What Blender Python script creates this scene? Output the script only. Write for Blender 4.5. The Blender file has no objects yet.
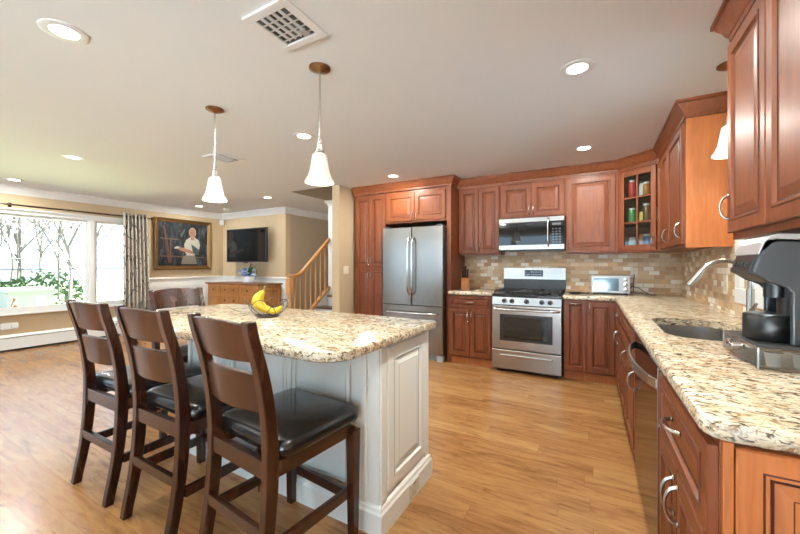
import bpy, bmesh, math, random
from mathutils import Vector, Matrix
random.seed(7)
SC = bpy.context.scene
COL = SC.collection
PI = math.pi

# ------------------------------------------------------------------ camera
YAW = math.atan(197 / 352.0)
cam = bpy.data.objects.new('camera', bpy.data.cameras.new('camera'))
COL.objects.link(cam)
cam.data.sensor_width = 36
cam.data.lens = 352 / 800 * 36
cam.data.shift_y = -2 / 800
cam.data.clip_start = 0.02
cam.location = (0, 0, 1.24)
cam.rotation_euler = (PI / 2, 0, YAW)
SC.camera = cam
# ------------------------------------------------------------------ world, exposure
W = bpy.data.worlds.new('sky')
SC.world = W
W.use_nodes = True
bg = W.node_tree.nodes['Background']
bg.inputs[0].default_value = (0.66, 0.83, 1.0, 1)
bg.inputs[1].default_value = 2.2
sun = bpy.data.lights.new('sun', 'SUN'); sun.energy = 105; sun.angle = .01; sun.color = (1, .97, .92)
so = bpy.data.objects.new('sun', sun); COL.objects.link(so)
so.rotation_euler = (math.radians(-40), 0, 0)      # from beyond the back wall, 50 degrees up: it falls on the garden
SC.view_settings.view_transform = 'Standard'
SC.view_settings.look = 'None'
SC.view_settings.gamma = 1
SC.view_settings.exposure = 1.08
SC.view_settings.use_curve_mapping = False
SC.view_settings.use_white_balance = True
SC.view_settings.white_balance_temperature = 5900
SC.view_settings.white_balance_tint = 3
LAMP = 11.5        # watts of one recessed ceiling light
PEND = 2.5         # watts of one pendant bulb
SC.cycles.max_bounces = 9
SC.cycles.diffuse_bounces = 5
SC.cycles.glossy_bounces = 4
SC.cycles.transparent_max_bounces = 10
SC.cycles.sample_clamp_indirect = 4
SC.cycles.caustics_reflective = False
SC.cycles.caustics_refractive = False
SC.cycles.use_denoising = True
CE = 2.38          # ceiling height

# ------------------------------------------------------------------ materials
def nmat(name):
    m = bpy.data.materials.new(name); m.use_nodes = True
    nt = m.node_tree
    return m, nt, nt.nodes['Principled BSDF']
def N(nt, t, **kw):
    n = nt.nodes.new('ShaderNode' + t)
    for k, v in kw.items(): setattr(n, k, v)
    return n
def lk(nt, a, b): nt.links.new(a, b)
def plain(name, c, rough=.5, metal=0, emit=None, es=0, coat=0, alpha=1, spec=None):
    m, nt, b = nmat(name)
    b.inputs['Base Color'].default_value = (*c, 1)
    b.inputs['Roughness'].default_value = rough
    b.inputs['Metallic'].default_value = metal
    b.inputs['Coat Weight'].default_value = coat
    if spec is not None: b.inputs['Specular IOR Level'].default_value = spec
    if emit:
        b.inputs['Emission Color'].default_value = (*emit, 1)
        b.inputs['Emission Strength'].default_value = es
    return m
def coords(nt, scale, kind='Object', rot=(0, 0, 0)):
    if kind == 'Position':
        src = N(nt, 'NewGeometry').outputs['Position']
    else:
        src = N(nt, 'TexCoord').outputs[kind]
    mp = N(nt, 'Mapping')
    mp.inputs['Scale'].default_value = scale
    mp.inputs['Rotation'].default_value = rot
    lk(nt, src, mp.inputs[0])
    return mp.outputs[0]
def noise(nt, vec, scale, detail=4, rough=.55, dist=0):
    n = N(nt, 'TexNoise')
    n.inputs['Scale'].default_value = scale; n.inputs['Detail'].default_value = detail
    n.inputs['Roughness'].default_value = rough; n.inputs['Distortion'].default_value = dist
    lk(nt, vec, n.inputs['Vector'])
    return n.outputs[0]
def ramp(nt, fac, stops, interp='LINEAR'):
    r = N(nt, 'ValToRGB'); r.color_ramp.interpolation = interp
    e = r.color_ramp.elements
    while len(e) < len(stops): e.new(.5)
    for el, (p, c) in zip(e, stops):
        el.position = p; el.color = (*c, 1) if len(c) == 3 else c
    lk(nt, fac, r.inputs[0])
    return r.outputs[0]
def mixc(nt, fac, a, b, mode='MIX'):
    m = N(nt, 'Mix', data_type='RGBA', blend_type=mode)
    for s, v in ((0, fac), (6, a), (7, b)):
        if hasattr(v, 'is_linked'): lk(nt, v, m.inputs[s])
        else: m.inputs[s].default_value = v if s == 0 else (*v, 1)
    return m.outputs[2]
def math_(nt, op, a, b=0.0, c=None):
    m = N(nt, 'Math', operation=op)
    for i, v in enumerate((a, b, c)):
        if v is None: continue
        if hasattr(v, 'is_linked'): lk(nt, v, m.inputs[i])
        else: m.inputs[i].default_value = v
    return m.outputs[0]
def bump(nt, b, h, strength=.2, dist=.01):
    n = N(nt, 'Bump'); n.inputs['Strength'].default_value = strength; n.inputs['Distance'].default_value = dist
    lk(nt, h, n.inputs['Height']); lk(nt, n.outputs[0], b.inputs['Normal'])
def wood(name, dark, mid, light, scale=(14, 14, 1.3), rough=.42, coat=.06, kind='Object', nscale=3.0):
    m, nt, b = nmat(name)
    v = coords(nt, scale, kind)
    n1 = noise(nt, v, nscale, 6, .6, .8)
    col = ramp(nt, n1, [(.28, dark), (.5, mid), (.75, light)])
    n2 = noise(nt, coords(nt, (2.2, 2.2, 1.6), kind), 2.2, 3)
    col = mixc(nt, ramp(nt, n2, [(.35, (0, 0, 0)), (.7, (.35, .35, .35))]), col, dark)
    lk(nt, col, b.inputs['Base Color'])
    b.inputs['Roughness'].default_value = rough
    b.inputs['Specular IOR Level'].default_value = .32
    b.inputs['Coat Weight'].default_value = coat
    b.inputs['Coat Roughness'].default_value = .25
    return m
def paint(name, c, rough=.6, var=.03):
    m, nt, b = nmat(name)
    n = noise(nt, coords(nt, (1, 1, 1), 'Position'), 1.3, 3)
    lk(nt, mixc(nt, n, tuple(max(0, x - var) for x in c), tuple(x + var for x in c)), b.inputs['Base Color'])
    n2 = noise(nt, coords(nt, (1, 1, 1), 'Position'), 260, 2)
    bump(nt, b, n2, .05, .002)
    b.inputs['Roughness'].default_value = rough
    return m

CH = wood('cherry', (.108, .027, .0075), (.166, .045, .0125), (.215, .064, .019))
CHG = wood('cherry_glaze', (.045, .010, .004), (.075, .017, .007), (.10, .026, .011), rough=.5)
CHX = wood('cherry_light', (.36, .115, .032), (.45, .15, .043), (.52, .185, .06), rough=.4)  # brighter copy of cherry: light on the side panel put into the colour
OAKH = wood('honey_oak', (.40, .19, .06), (.52, .27, .095), (.62, .35, .14), rough=.35)
PINE = wood('pine', (.30, .12, .03), (.42, .19, .055), (.52, .26, .085), scale=(14, 14, 1.6), rough=.35)
PINET = wood('pine_dark', (.13, .05, .016), (.2, .08, .025), (.26, .11, .035), scale=(1.5, 14, 14), rough=.35)
STOOL = wood('stool_brown', (.016, .0045, .0017), (.036, .0105, .0038), (.068, .021, .0075), scale=(9, 9, 1.2), rough=.26, coat=.5)
KNIFEW = wood('block_wood', (.25, .08, .02), (.36, .13, .04), (.45, .19, .07))
TREAD = plain('tread_brown', (.12, .045, .02), .35)
WHITE = plain('white_trim', (.86, .86, .85), .35)
CREAM = paint('cream_cabinet', (.87, .855, .785), .38, .012)
CEIL = paint('ceiling_white', (.85, .868, .875), .8, .008)
TAN = paint('tan_wall', (.50, .385, .245), .75, .012)
TAND = paint('taupe_wall', (.42, .335, .235), .75, .01)
LEATHER = None
def leather():
    m, nt, b = nmat('black_leather')
    n = noise(nt, coords(nt, (1, 1, 1)), 190, 3)
    bump(nt, b, n, .05, .001)
    b.inputs['Base Color'].default_value = (.007, .0065, .0065, 1)
    b.inputs['Roughness'].default_value = .27
    b.inputs['Coat Weight'].default_value = .2
    return m
LEATHER = leather()
def steel(name, c=(.30, .275, .245), rough=.27, axis=(300, 300, 2)):
    m, nt, b = nmat(name)
    n = noise(nt, coords(nt, axis), 1, 3)
    lk(nt, mixc(nt, n, tuple(x * .9 for x in c), tuple(min(1, x * 1.08) for x in c)), b.inputs['Base Color'])
    b.inputs['Metallic'].default_value = 1
    b.inputs['Roughness'].default_value = rough
    b.inputs['Anisotropic'].default_value = .5
    return m
STEEL = steel('brushed_steel')
STEELH = steel('brushed_steel_flat', (.45, .43, .405), .27, (2, 300, 300))
DWSTEEL = steel('dark_steel', (.42, .40, .38), .10)
CHROME = plain('chrome', (.78, .77, .75), .12, 1)
NICKEL = plain('satin_nickel', (.50, .47, .43), .27, 1)
BRASS = plain('aged_brass', (.26, .155, .085), .3, 1)
BLACK = plain('black_plastic', (.012, .012, .013), .3)
BLACKM = plain('black_iron', (.015, .015, .016), .55)
GREYB = plain('charcoal_panel', (.035, .040, .045), .34)
SILVER = plain('silver_plastic', (.48, .485, .49), .3, .4)
SCREEN = plain('dark_glass', (.006, .007, .008), .05, spec=.6)
OVENG = plain('oven_glass', (.012, .010, .008), .06, spec=.7)
GOLD = plain('gold_frame', (.17, .09, .028), .38, .65)
BRONZE = plain('dark_bronze', (.05, .03, .02), .4, .7)
IVORY = plain('ivory_plastic', (.72, .66, .52), .4)
GLOW = plain('lamp_glow', (1, .95, .85), .5, emit=(1, .90, .74), es=9)
def shade_mat():
    m, nt, b = nmat('frosted_glass')
    b.inputs['Base Color'].default_value = (.66, .60, .50, 1)
    b.inputs['Roughness'].default_value = .35
    b.inputs['Emission Color'].default_value = (1, .86, .64, 1)
    b.inputs['Emission Strength'].default_value = .16
    return m
SHADE = shade_mat()
def glass_mat(name, tint=(1, 1, 1), gl=.09):
    m = bpy.data.materials.new(name); m.use_nodes = True
    nt = m.node_tree; nt.nodes.clear()
    out = N(nt, 'OutputMaterial'); tr = N(nt, 'BsdfTransparent'); g = N(nt, 'BsdfGlossy'); mx = N(nt, 'MixShader')
    tr.inputs[0].default_value = (*tint, 1); g.inputs['Roughness'].default_value = .02
    fr = N(nt, 'Fresnel'); fr.inputs[0].default_value = 1.45
    lk(nt, fr.outputs[0], mx.inputs[0]); lk(nt, tr.outputs[0], mx.inputs[1]); lk(nt, g.outputs[0], mx.inputs[2])
    lk(nt, mx.outputs[0], out.inputs[0])
    return m
GLASS = glass_mat('clear_glass')
CABGLASS = glass_mat('cabinet_glass', (.85, .88, .88))
def granite():
    m, nt, b = nmat('granite')
    v = coords(nt, (1, 1.7, 1.7), 'Position', (0, 0, .25))
    big = noise(nt, v, 7, 5, .6, .6)
    c = ramp(nt, big, [(.28, (.44, .32, .19)), (.45, (.62, .50, .335)), (.56, (.72, .63, .48)), (.75, (.78, .73, .63))])
    mid = noise(nt, v, 27, 5, .66, .9)
    c = mixc(nt, ramp(nt, mid, [(.52, (0, 0, 0)), (.59, (.9, .9, .9))]), c, (.27, .16, .075))
    pale = noise(nt, coords(nt, (1, 1.5, 1.5), 'Position', (0, 0, .6)), 19, 4, .6, .7)
    c = mixc(nt, ramp(nt, pale, [(.54, (0, 0, 0)), (.68, (.75, .75, .75))]), c, (.84, .80, .70))
    dk = noise(nt, coords(nt, (1, 2.0, 2.0), 'Position', (0, 0, .2)), 40, 4, .68, .8)
    c = mixc(nt, ramp(nt, dk, [(.545, (0, 0, 0)), (.60, (.92, .92, .92))]), c, (.045, .03, .02))
    gy = noise(nt, v, 80, 3, .6, .3)
    c = mixc(nt, ramp(nt, gy, [(.57, (0, 0, 0)), (.64, (.75, .75, .75))]), c, (.28, .25, .21))
    lk(nt, c, b.inputs['Base Color'])
    b.inputs['Roughness'].default_value = .17
    b.inputs['Specular IOR Level'].default_value = .38
    return m
GRANITE = granite()
def cells(nt, u, v, w, h, shift=.5):
    """running-bond ids and edge distances from two scalar sockets"""
    row = math_(nt, 'FLOOR', math_(nt, 'DIVIDE', v, h))
    fv = math_(nt, 'FRACT', math_(nt, 'DIVIDE', v, h))
    wn = N(nt, 'TexWhiteNoise', noise_dimensions='1D'); lk(nt, row, wn.inputs['W'])
    uu = math_(nt, 'ADD', math_(nt, 'DIVIDE', u, w), math_(nt, 'MULTIPLY', wn.outputs[0], 7.3) if shift == 'rand' else math_(nt, 'MULTIPLY', row, shift))
    colid = math_(nt, 'FLOOR', uu); fu = math_(nt, 'FRACT', uu)
    cb = N(nt, 'CombineXYZ'); lk(nt, colid, cb.inputs[0]); lk(nt, row, cb.inputs[1])
    return cb.outputs[0], fu, fv
def edge(nt, f, size, gap):
    # 1 inside, 0 on the joint
    a = math_(nt, 'GREATER_THAN', f, gap / size); c = math_(nt, 'LESS_THAN', f, 1 - gap / size)
    return math_(nt, 'MULTIPLY', a, c)
def floor_mat():
    m, nt, b = nmat('oak_planks')
    sep = N(nt, 'SeparateXYZ'); lk(nt, N(nt, 'NewGeometry').outputs['Position'], sep.inputs[0])
    cid, fu, fv = cells(nt, sep.outputs[0], sep.outputs[1], 1.15, .118, 'rand')
    wn = N(nt, 'TexWhiteNoise', noise_dimensions='3D'); lk(nt, cid, wn.inputs['Vector'])
    off = N(nt, 'VectorMath', operation='MULTIPLY_ADD')
    lk(nt, wn.outputs['Color'], off.inputs[0]); off.inputs[1].default_value = (9, 9, 9)
    sc = N(nt, 'VectorMath', operation='MULTIPLY'); lk(nt, N(nt, 'NewGeometry').outputs['Position'], sc.inputs[0]); sc.inputs[1].default_value = (1.2, 8, 1)
    lk(nt, sc.outputs[0], off.inputs[2])
    g = noise(nt, off.outputs[0], 2.4, 7, .65, 1.4)
    c = ramp(nt, g, [(.30, (.10, .042, .013)), (.41, (.25, .115, .037)), (.55, (.36, .18, .062)), (.8, (.46, .255, .10))])
    c = mixc(nt, .38, c, ramp(nt, wn.outputs[0], [(0, (.24, .105, .034)), (.5, (.33, .16, .055)), (1, (.44, .25, .10))]))
    kn = noise(nt, off.outputs[0], 5.5, 3, .5, 2.0)
    c = mixc(nt, ramp(nt, kn, [(.66, (0, 0, 0)), (.74, (.6, .6, .6))]), c, (.16, .065, .02))
    jn = math_(nt, 'MULTIPLY', edge(nt, fu, 1.15, .0012), edge(nt, fv, .118, .0009))
    c = mixc(nt, jn, (.22, .105, .035), c)
    lk(nt, c, b.inputs['Base Color'])
    b.inputs['Roughness'].default_value = .24
    b.inputs['Specular IOR Level'].default_value = .45
    bump(nt, b, g, .04, .004)
    return m
FLOOR = floor_mat()
def stone_mat():
    m, nt, b = nmat('travertine_mosaic')
    sep = N(nt, 'SeparateXYZ'); lk(nt, N(nt, 'NewGeometry').outputs['Position'], sep.inputs[0])
    u = math_(nt, 'ADD', sep.outputs[0], sep.outputs[1])
    cid, fu, fv = cells(nt, u, sep.outputs[2], .098, .047, .5)
    wn = N(nt, 'TexWhiteNoise', noise_dimensions='3D'); lk(nt, cid, wn.inputs['Vector'])
    c = ramp(nt, wn.outputs[0], [(0, (.44, .29, .165)), (.15, (.52, .37, .22)), (.36, (.60, .455, .295)), (.56, (.64, .51, .355)), (.72, (.70, .58, .43)), (.80, (.60, .40, .20)), (.86, (.88, .81, .70))], 'CONSTANT')
    n = noise(nt, coords(nt, (1, 1, 1), 'Position'), 34, 5, .65, .5)
    c = mixc(nt, .32, c, mixc(nt, n, (.30, .19, .11), (.95, .86, .72)), 'OVERLAY')
    jn = math_(nt, 'MULTIPLY', edge(nt, fu, .098, .0024), edge(nt, fv, .047, .0024))
    c = mixc(nt, jn, (.50, .40, .28), c)
    lk(nt, c, b.inputs['Base Color'])
    b.inputs['Roughness'].default_value = .5
    h = math_(nt, 'ADD', jn, math_(nt, 'MULTIPLY', n, .5))
    bump(nt, b, h, .5, .004)
    return m
STONE = stone_mat()
def curtain_mat():
    m, nt, b = nmat('branch_curtain')
    v = coords(nt, (1, 1.25, .48))
    vo = N(nt, 'TexVoronoi', feature='DISTANCE_TO_EDGE'); vo.inputs['Scale'].default_value = 5.2
    n = N(nt, 'TexNoise'); n.inputs['Scale'].default_value = 4; lk(nt, v, n.inputs['Vector'])
    ad = N(nt, 'VectorMath', operation='MULTIPLY_ADD'); lk(nt, n.outputs['Color'], ad.inputs[0]); ad.inputs[1].default_value = (.35, .35, .35); lk(nt, v, ad.inputs[2])
    lk(nt, ad.outputs[0], vo.inputs['Vector'])
    c = ramp(nt, vo.outputs['Distance'], [(0, (.06, .05, .05)), (.016, (.10, .085, .08)), (.03, (.56, .51, .44))])
    lk(nt, c, b.inputs['Base Color']); b.inputs['Roughness'].default_value = .85
    return m
CURT = curtain_mat()

# ------------------------------------------------------------------ mesh helper
class MB:
    def __init__(s): s.bm = bmesh.new(); s.mi = 0
    def _tag(s, fs, mi=None):
        for f in fs: f.material_index = s.mi if mi is None else mi
        return s
    def face(s, vs, mi=None):
        try:
            f = s.bm.faces.new(vs); f.material_index = s.mi if mi is None else mi
        except ValueError: pass
    def box(s, x0, x1, y0, y1, z0, z1, mi=None):
        v = [s.bm.verts.new(p) for p in ((x0,y0,z0),(x1,y0,z0),(x1,y1,z0),(x0,y1,z0),(x0,y0,z1),(x1,y0,z1),(x1,y1,z1),(x0,y1,z1))]
        for q in ((3,2,1,0),(4,5,6,7),(0,1,5,4),(1,2,6,5),(2,3,7,6),(3,0,4,7)): s.face([v[i] for i in q], mi)
        return s
    def loft(s, rings, closed=True, caps=True, mi=None, mis=None):
        rv = [[s.bm.verts.new(p) for p in r] for r in rings]
        for k, (a, b) in enumerate(zip(rv, rv[1:])):
            n = len(a)
            for i in range(n if closed else n - 1):
                j = (i + 1) % n
                s.face([a[i], a[j], b[j], b[i]], mis[k] if mis else mi)
        if caps and closed:
            s.face(rv[0][::-1], mi); s.face(rv[-1], mi)
        return s
    def prism(s, poly, axis, a0, a1, mi=None):
        """poly 2D extruded along axis: 'x' -> (y,z), 'y' -> (x,z), 'z' -> (x,y)"""
        def P(p, a): return {'x': (a, p[0], p[1]), 'y': (p[0], a, p[1]), 'z': (p[0], p[1], a)}[axis]
        return s.loft([[P(p, a0) for p in poly], [P(p, a1) for p in poly]], mi=mi)
    def tube(s, pts, r, seg=8, closed=False, mi=None):
        pts = [Vector(p) for p in pts]; n = len(pts)
        rr = r if isinstance(r, (list, tuple)) else [r] * n
        rings = []; up = None
        for i, p in enumerate(pts):
            if closed: t = pts[(i + 1) % n] - pts[i - 1]
            else: t = pts[min(i + 1, n - 1)] - pts[max(i - 1, 0)]
            t.normalize()
            if up is None:
                up = t.orthogonal().normalized()
            else:
                up = (up - t * up.dot(t))
                up = up.normalized() if up.length > 1e-6 else t.orthogonal().normalized()
            w = t.cross(up)
            rings.append([p + (up * math.cos(2*PI*k/seg) + w * math.sin(2*PI*k/seg)) * rr[i] for k in range(seg)])
        if closed:
            # choose the rotation that lines the last ring up with the first
            rings.append(rings[0])
            rv = [[s.bm.verts.new(q) for q in ring] for ring in rings[:-1]]
            best = min(range(seg), key=lambda o: sum((rings[-2][k] - rings[0][(k + o) % seg]).length for k in range(seg)))
            for i in range(n):
                a = rv[i]; b = rv[(i + 1) % n]; o = best if i == n - 1 else 0
                for k in range(seg):
                    s.face([a[k], a[(k+1) % seg], b[(k+1+o) % seg], b[(k+o) % seg]], mi)
            return s
        return s.loft(rings, mi=mi)
    def cyl(s, p0, p1, r, seg=20, mi=None): return s.tube([p0, p1], r, seg, mi=mi)
    def lathe(s, prof, c=(0, 0, 0), seg=28, axis='z', mi=None, caps=True):
        def P(r, z, a):
            x, y = r * math.cos(a), r * math.sin(a)
            d = {'z': (x, y, z), 'y': (x, z, y), 'x': (z, x, y)}[axis]
            return (c[0] + d[0], c[1] + d[1], c[2] + d[2])
        return s.loft([[P(max(r, 1e-4), z, 2*PI*k/seg) for k in range(seg)] for r, z in prof], caps=caps, mi=mi)
    def ball(s, c, r, seg=14, mi=None, sc=(1, 1, 1)):
        n = 8
        rings = [[(c[0] + sc[0]*r*math.sin(PI*i/n)*math.cos(2*PI*k/seg), c[1] + sc[1]*r*math.sin(PI*i/n)*math.sin(2*PI*k/seg), c[2] - sc[2]*r*math.cos(PI*i/n)) for k in range(seg)] for i in range(1, n)]
        return s.loft(rings, mi=mi)
    def sweep(s, path, prof, mi=None, closed_path=False):
        """profile (out, z) swept along a plan polyline, out = right hand side, mitred"""
        P = [Vector((p[0], p[1])) for p in path]; n = len(P); rings = []
        for i in range(n):
            d0 = (P[i] - P[i-1]).normalized() if i > 0 else None
            d1 = (P[i+1] - P[i]).normalized() if i < n - 1 else None
            d0 = d0 or d1; d1 = d1 or d0
            n0 = Vector((d0.y, -d0.x)); n1 = Vector((d1.y, -d1.x))
            m = (n0 + n1); m = m / max(1e-6, m.dot(n0))
            rings.append([(P[i].x + m.x*o, P[i].y + m.y*o, z) for o, z in prof])
        return s.loft(rings, mi=mi)
    def panel(s, x0, x1, z0, z1, y, gl=1, t=.021, flat=False, sc=None):
        """raised-panel door slab: back at y, front towards -y; glaze in the groove is material gl"""
        w, h = x1 - x0, z1 - z0
        k = sc if sc else min(1, min(w, h) / .29)
        R = [(0, 0), (0, -t + .004), (.004*k, -t), (.050*k, -t), (.0535*k, -t - .0035), (.060*k, -t - .0035), (.0665*k, -t + .008), (.074*k, -t + .009), (.104*k, -t + .001), (.107*k, -t + .001)]
        M = [0, 0, 0, gl, 0, 0, gl, 0, gl]
        if flat: R = R[:7] + [(.075*k, -t + .008)]; M = M[:7]
        rings = [[(x0+i, y+d, z0+i), (x1-i, y+d, z0+i), (x1-i, y+d, z1-i), (x0+i, y+d, z1-i)] for i, d in R]
        return s.loft(rings, mis=M, mi=0)
    def xf(s, mat):
        bmesh.ops.transform(s.bm, matrix=mat, verts=s.bm.verts); return s
    def build(s, name, mats, parent=None, bevel=0, smooth=False, seg=2, loc=None):
        bmesh.ops.recalc_face_normals(s.bm, faces=s.bm.faces)
        me = bpy.data.meshes.new(name); s.bm.to_mesh(me); s.bm.free()
        for m in (mats if isinstance(mats, (list, tuple)) else [mats]): me.materials.append(m)
        o = bpy.data.objects.new(name, me); COL.objects.link(o)
        if parent: o.parent = parent
        if loc: o.location = loc
        if smooth:
            me.polygons.foreach_set('use_smooth', [True] * len(me.polygons))
            me.set_sharp_from_angle(angle=math.radians(38))
        if bevel:
            b = o.modifiers.new('bevel', 'BEVEL'); b.width = bevel; b.segments = seg; b.limit_method = 'ANGLE'; b.angle_limit = math.radians(40)
            b.harden_normals = False
        return o
def tag(o, label, cat, group=None, kind=None):
    o['label'] = label; o['category'] = cat
    if group: o['group'] = group
    if kind: o['kind'] = kind
    return o
def thing(name, label, cat, loc=(0, 0, 0), rz=0, group=None):
    o = bpy.data.objects.new(name, None); COL.objects.link(o)
    o.empty_display_size = .1; o.location = loc; o.rotation_euler = (0, 0, rz)
    return tag(o, label, cat, group)
def struct(o): o['kind'] = 'structure'; return o
def copy_tree(o, parent=None):
    c = o.copy(); COL.objects.link(c)
    if parent: c.parent = parent
    for ch in list(o.children): copy_tree(ch, c)
    return c
def rrect(x0, x1, y0, y1, r, n=6):
    """rounded rectangle; r one radius or four (x0y0, x1y0, x1y1, x0y1)"""
    r = r if isinstance(r, (list, tuple)) else [r] * 4
    out = []
    for (cx, cy, a, q) in ((x0 + r[0], y0 + r[0], PI, r[0]), (x1 - r[1], y0 + r[1], 1.5*PI, r[1]), (x1 - r[2], y1 - r[2], 0, r[2]), (x0 + r[3], y1 - r[3], .5*PI, r[3])):
        for k in range(n + 1): out.append((cx + q*math.cos(a + .5*PI*k/n), cy + q*math.sin(a + .5*PI*k/n)))
    return out

# ------------------------------------------------------------------ the room
XL, XR, YB, YT, YR = -7.40, .80, 4.80, 5.0, -2.4
OX0, OX1, OY0, OY1 = -4.17, -3.33, 3.95, 6.40     # stair opening in the ceiling
struct(MB().box(XL - .1, XR + .1, YR - .1, OY1 + .1, -.08, 0).build('floor', FLOOR))
c = MB()
for x0, x1, y0, y1 in ((XL - .1, OX0, YR - .1, OY1 + .1), (OX1, XR + .1, YR - .1, OY1 + .1), (OX0, OX1, YR - .1, OY0)):
    c.box(x0, x1, y0, y1, CE, CE + .12)
struct(c.build('ceiling', CEIL))
def wall_hole(axis, a, t, u0, u1, z0, z1, holes, name, m):
    """wall on plane axis = a, thick t, from u0 to u1, holes (u0,u1,z0,z1) sorted along u"""
    w = MB()
    def bx(p, q, r, s_):
        if q - p < 1e-4 or s_ - r < 1e-4: return
        if axis == 'x': w.box(min(a, a + t), max(a, a + t), p, q, r, s_)
        else: w.box(p, q, min(a, a + t), max(a, a + t), r, s_)
    cur = u0
    for h in holes:
        bx(cur, h[0], z0, z1); bx(h[0], h[1], z0, h[2]); bx(h[0], h[1], h[3], z1); cur = h[1]
    bx(cur, u1, z0, z1)
    return struct(w.build(name, m))
WZ0, WZ1 = .56, 2.0
wall_hole('x', XL, -.14, YR - .1, YT + .1, 0, CE, [(-1.9, -.5, .1, 2.05), (-.05, 3.22, WZ0, WZ1)], 'wall_left', TAN)
wall_hole('y', YT, .12, XL, -5.41, 0, CE, [], 'wall_television', TAN)
wall_hole('x', -5.41, -.12, YT + .12, OY1, 0, CE, [], 'wall_hall', TAND)
wall_hole('y', OY1, .1, -5.53, -3.2, 0, CE, [], 'wall_stair', TAND)
wall_hole('x', -3.33, .13, 3.95, OY1, 0, CE, [], 'wall_pantry', TAN)
wall_hole('y', YB, .1, -3.2, XR + .1, 0, CE, [], 'wall_back', TAN)
wall_hole('x', XR, .12, YR - .1, YB, 0, CE, [(2.15, 2.96, 1.09, 2.1)], 'wall_right', TAN)
wall_hole('y', YR, -.12, XL, XR, 0, CE, [(-7.1, -4.1, .05, 2.2), (-3.7, .6, .05, 2.2)], 'wall_rear', TAN)  # out of view; both wide openings are added to admit daylight
# stair well above the ceiling
w = MB()
w.box(OX0 - .1, OX0, OY0 - .1, OY1 + .1, CE + .121, 4.6).box(OX1, OX1 + .1, OY0 - .1, OY1 + .1, CE + .121, 4.6)
w.box(OX0, OX1, OY0 - .1, OY0, CE + .121, 4.6).box(OX0, OX1, OY1, OY1 + .1, CE + .121, 4.6).box(OX0 - .1, OX1 + .1, OY0 - .1, OY1 + .1, 4.6, 4.7)
struct(w.build('wall_stairwell', TAND))
struct(MB().box(OX0, OX0 + .008, OY0, OY1, CE, CE + .121).build('trim_5', TAND))
# living-room crown, wainscot, chair rail, baseboards
CR = [(0, CE - .115), (.012, CE - .115), (.02, CE - .10), (.035, CE - .085), (.07, CE - .04), (.088, CE - .022), (.10, CE - .018), (.10, CE), (0, CE)]
struct(MB().sweep([(XL, YR), (XL, YT), (-5.41, YT), (-5.41, OY1), (-4.3, OY1)], CR).build('trim_1', WHITE, smooth=True))
WS = [(0, .10), (.008, .10), (.008, .95), (.028, .955), (.034, .97), (.03, .985), (.012, .995), (0, 1.0)]
struct(MB().sweep([(XL, 3.30), (XL, YT), (-5.41, YT), (-5.41, YT + .12)], WS).build('trim_2', WHITE))
m_ = MB()
for x in (-7.2, -6.55, -5.99):   # wainscot frames on the television wall
    for a in (0,):
        m_.box(x, x + .5, YT - .018, YT - .0085, .80, .82).box(x, x + .5, YT - .018, YT - .0085, .2, .22).box(x, x + .02, YT - .018, YT - .0085, .22, .80).box(x + .48, x + .5, YT - .018, YT - .0085, .22, .80)
for y in (3.5, 4.08):
    m_.box(XL + .0085, XL + .018, y, y + .5, .80, .82).box(XL + .0085, XL + .018, y, y + .5, .2, .22).box(XL + .0085, XL + .018, y, y + .02, .22, .8).box(XL + .0085, XL + .018, y + .48, y + .5, .22, .8)
struct(m_.build('trim_3', WHITE))
BB = [(0, 0), (.015, 0), (.015, .085), (.008, .098), (0, .10)]
struct(MB().sweep([(XL, 3.3), (XL, YT), (-5.41, YT), (-5.41, OY1), (-4.35, OY1)], BB).build('baseboard_left', WHITE))
struct(MB().sweep([(-3.33, 3.95), (-3.2, 3.95), (-3.2, 4.26)], BB).build('baseboard_pantry', WHITE))
struct(MB().box(-5.41, -4.3, OY1 - .03, OY1, 1.28, 1.34).build('trim_4', WHITE))
# window in the left wall: casing, mullion, sashes, sill
w = MB(); X0 = XL
def frame_x(w, y0, y1, z0, z1, t, xa, xb):
    w.box(xa, xb, y0, y1, z1 - t, z1).box(xa, xb, y0, y1, z0, z0 + t).box(xa, xb, y0, y0 + t, z0 + t, z1 - t).box(xa, xb, y1 - t, y1, z0 + t, z1 - t)
frame_x(w, -.14, 3.30, WZ0 - .02, WZ1 + .07, .085, X0, X0 + .025)
for y0, y1 in ((-.05, .52), (.60, 2.60), (2.66, 3.22)):
    frame_x(w, y0, y1, WZ0, WZ1, .05, X0 - .09, X0 - .02)
w.box(X0 - .10, X0 + .02, 2.60, 2.66, WZ0, WZ1).box(X0 - .10, X0 + .02, .52, .60, WZ0, WZ1)
w.box(X0, X0 + .055, -.18, 3.34, WZ0 - .045, WZ0 - .018)
wd = struct(w.build('window_1', WHITE, bevel=.004))
for y0, y1 in ((0, .47), (.65, 2.55), (2.71, 3.17)):
    o = MB().box(X0 - .062, X0 - .056, y0, y1, WZ0 + .05, WZ1 - .05).build('window_pane', GLASS, wd)
# window over the sink
w = MB()
frame_x(w, 2.06, 3.05, 1.0, 2.19, .095, XR - .022, XR)
frame_x(w, 2.15, 2.96, 1.09, 2.10, .045, XR + .02, XR + .08)
w.box(XR + .03, XR + .07, 2.195, 2.915, 1.58, 1.61)
wd = struct(w.build('window_2', WHITE, bevel=.003))
MB().box(XR + .048, XR + .053, 2.195, 2.915, 1.135, 2.055).build('window_pane', GLASS, wd)
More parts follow.
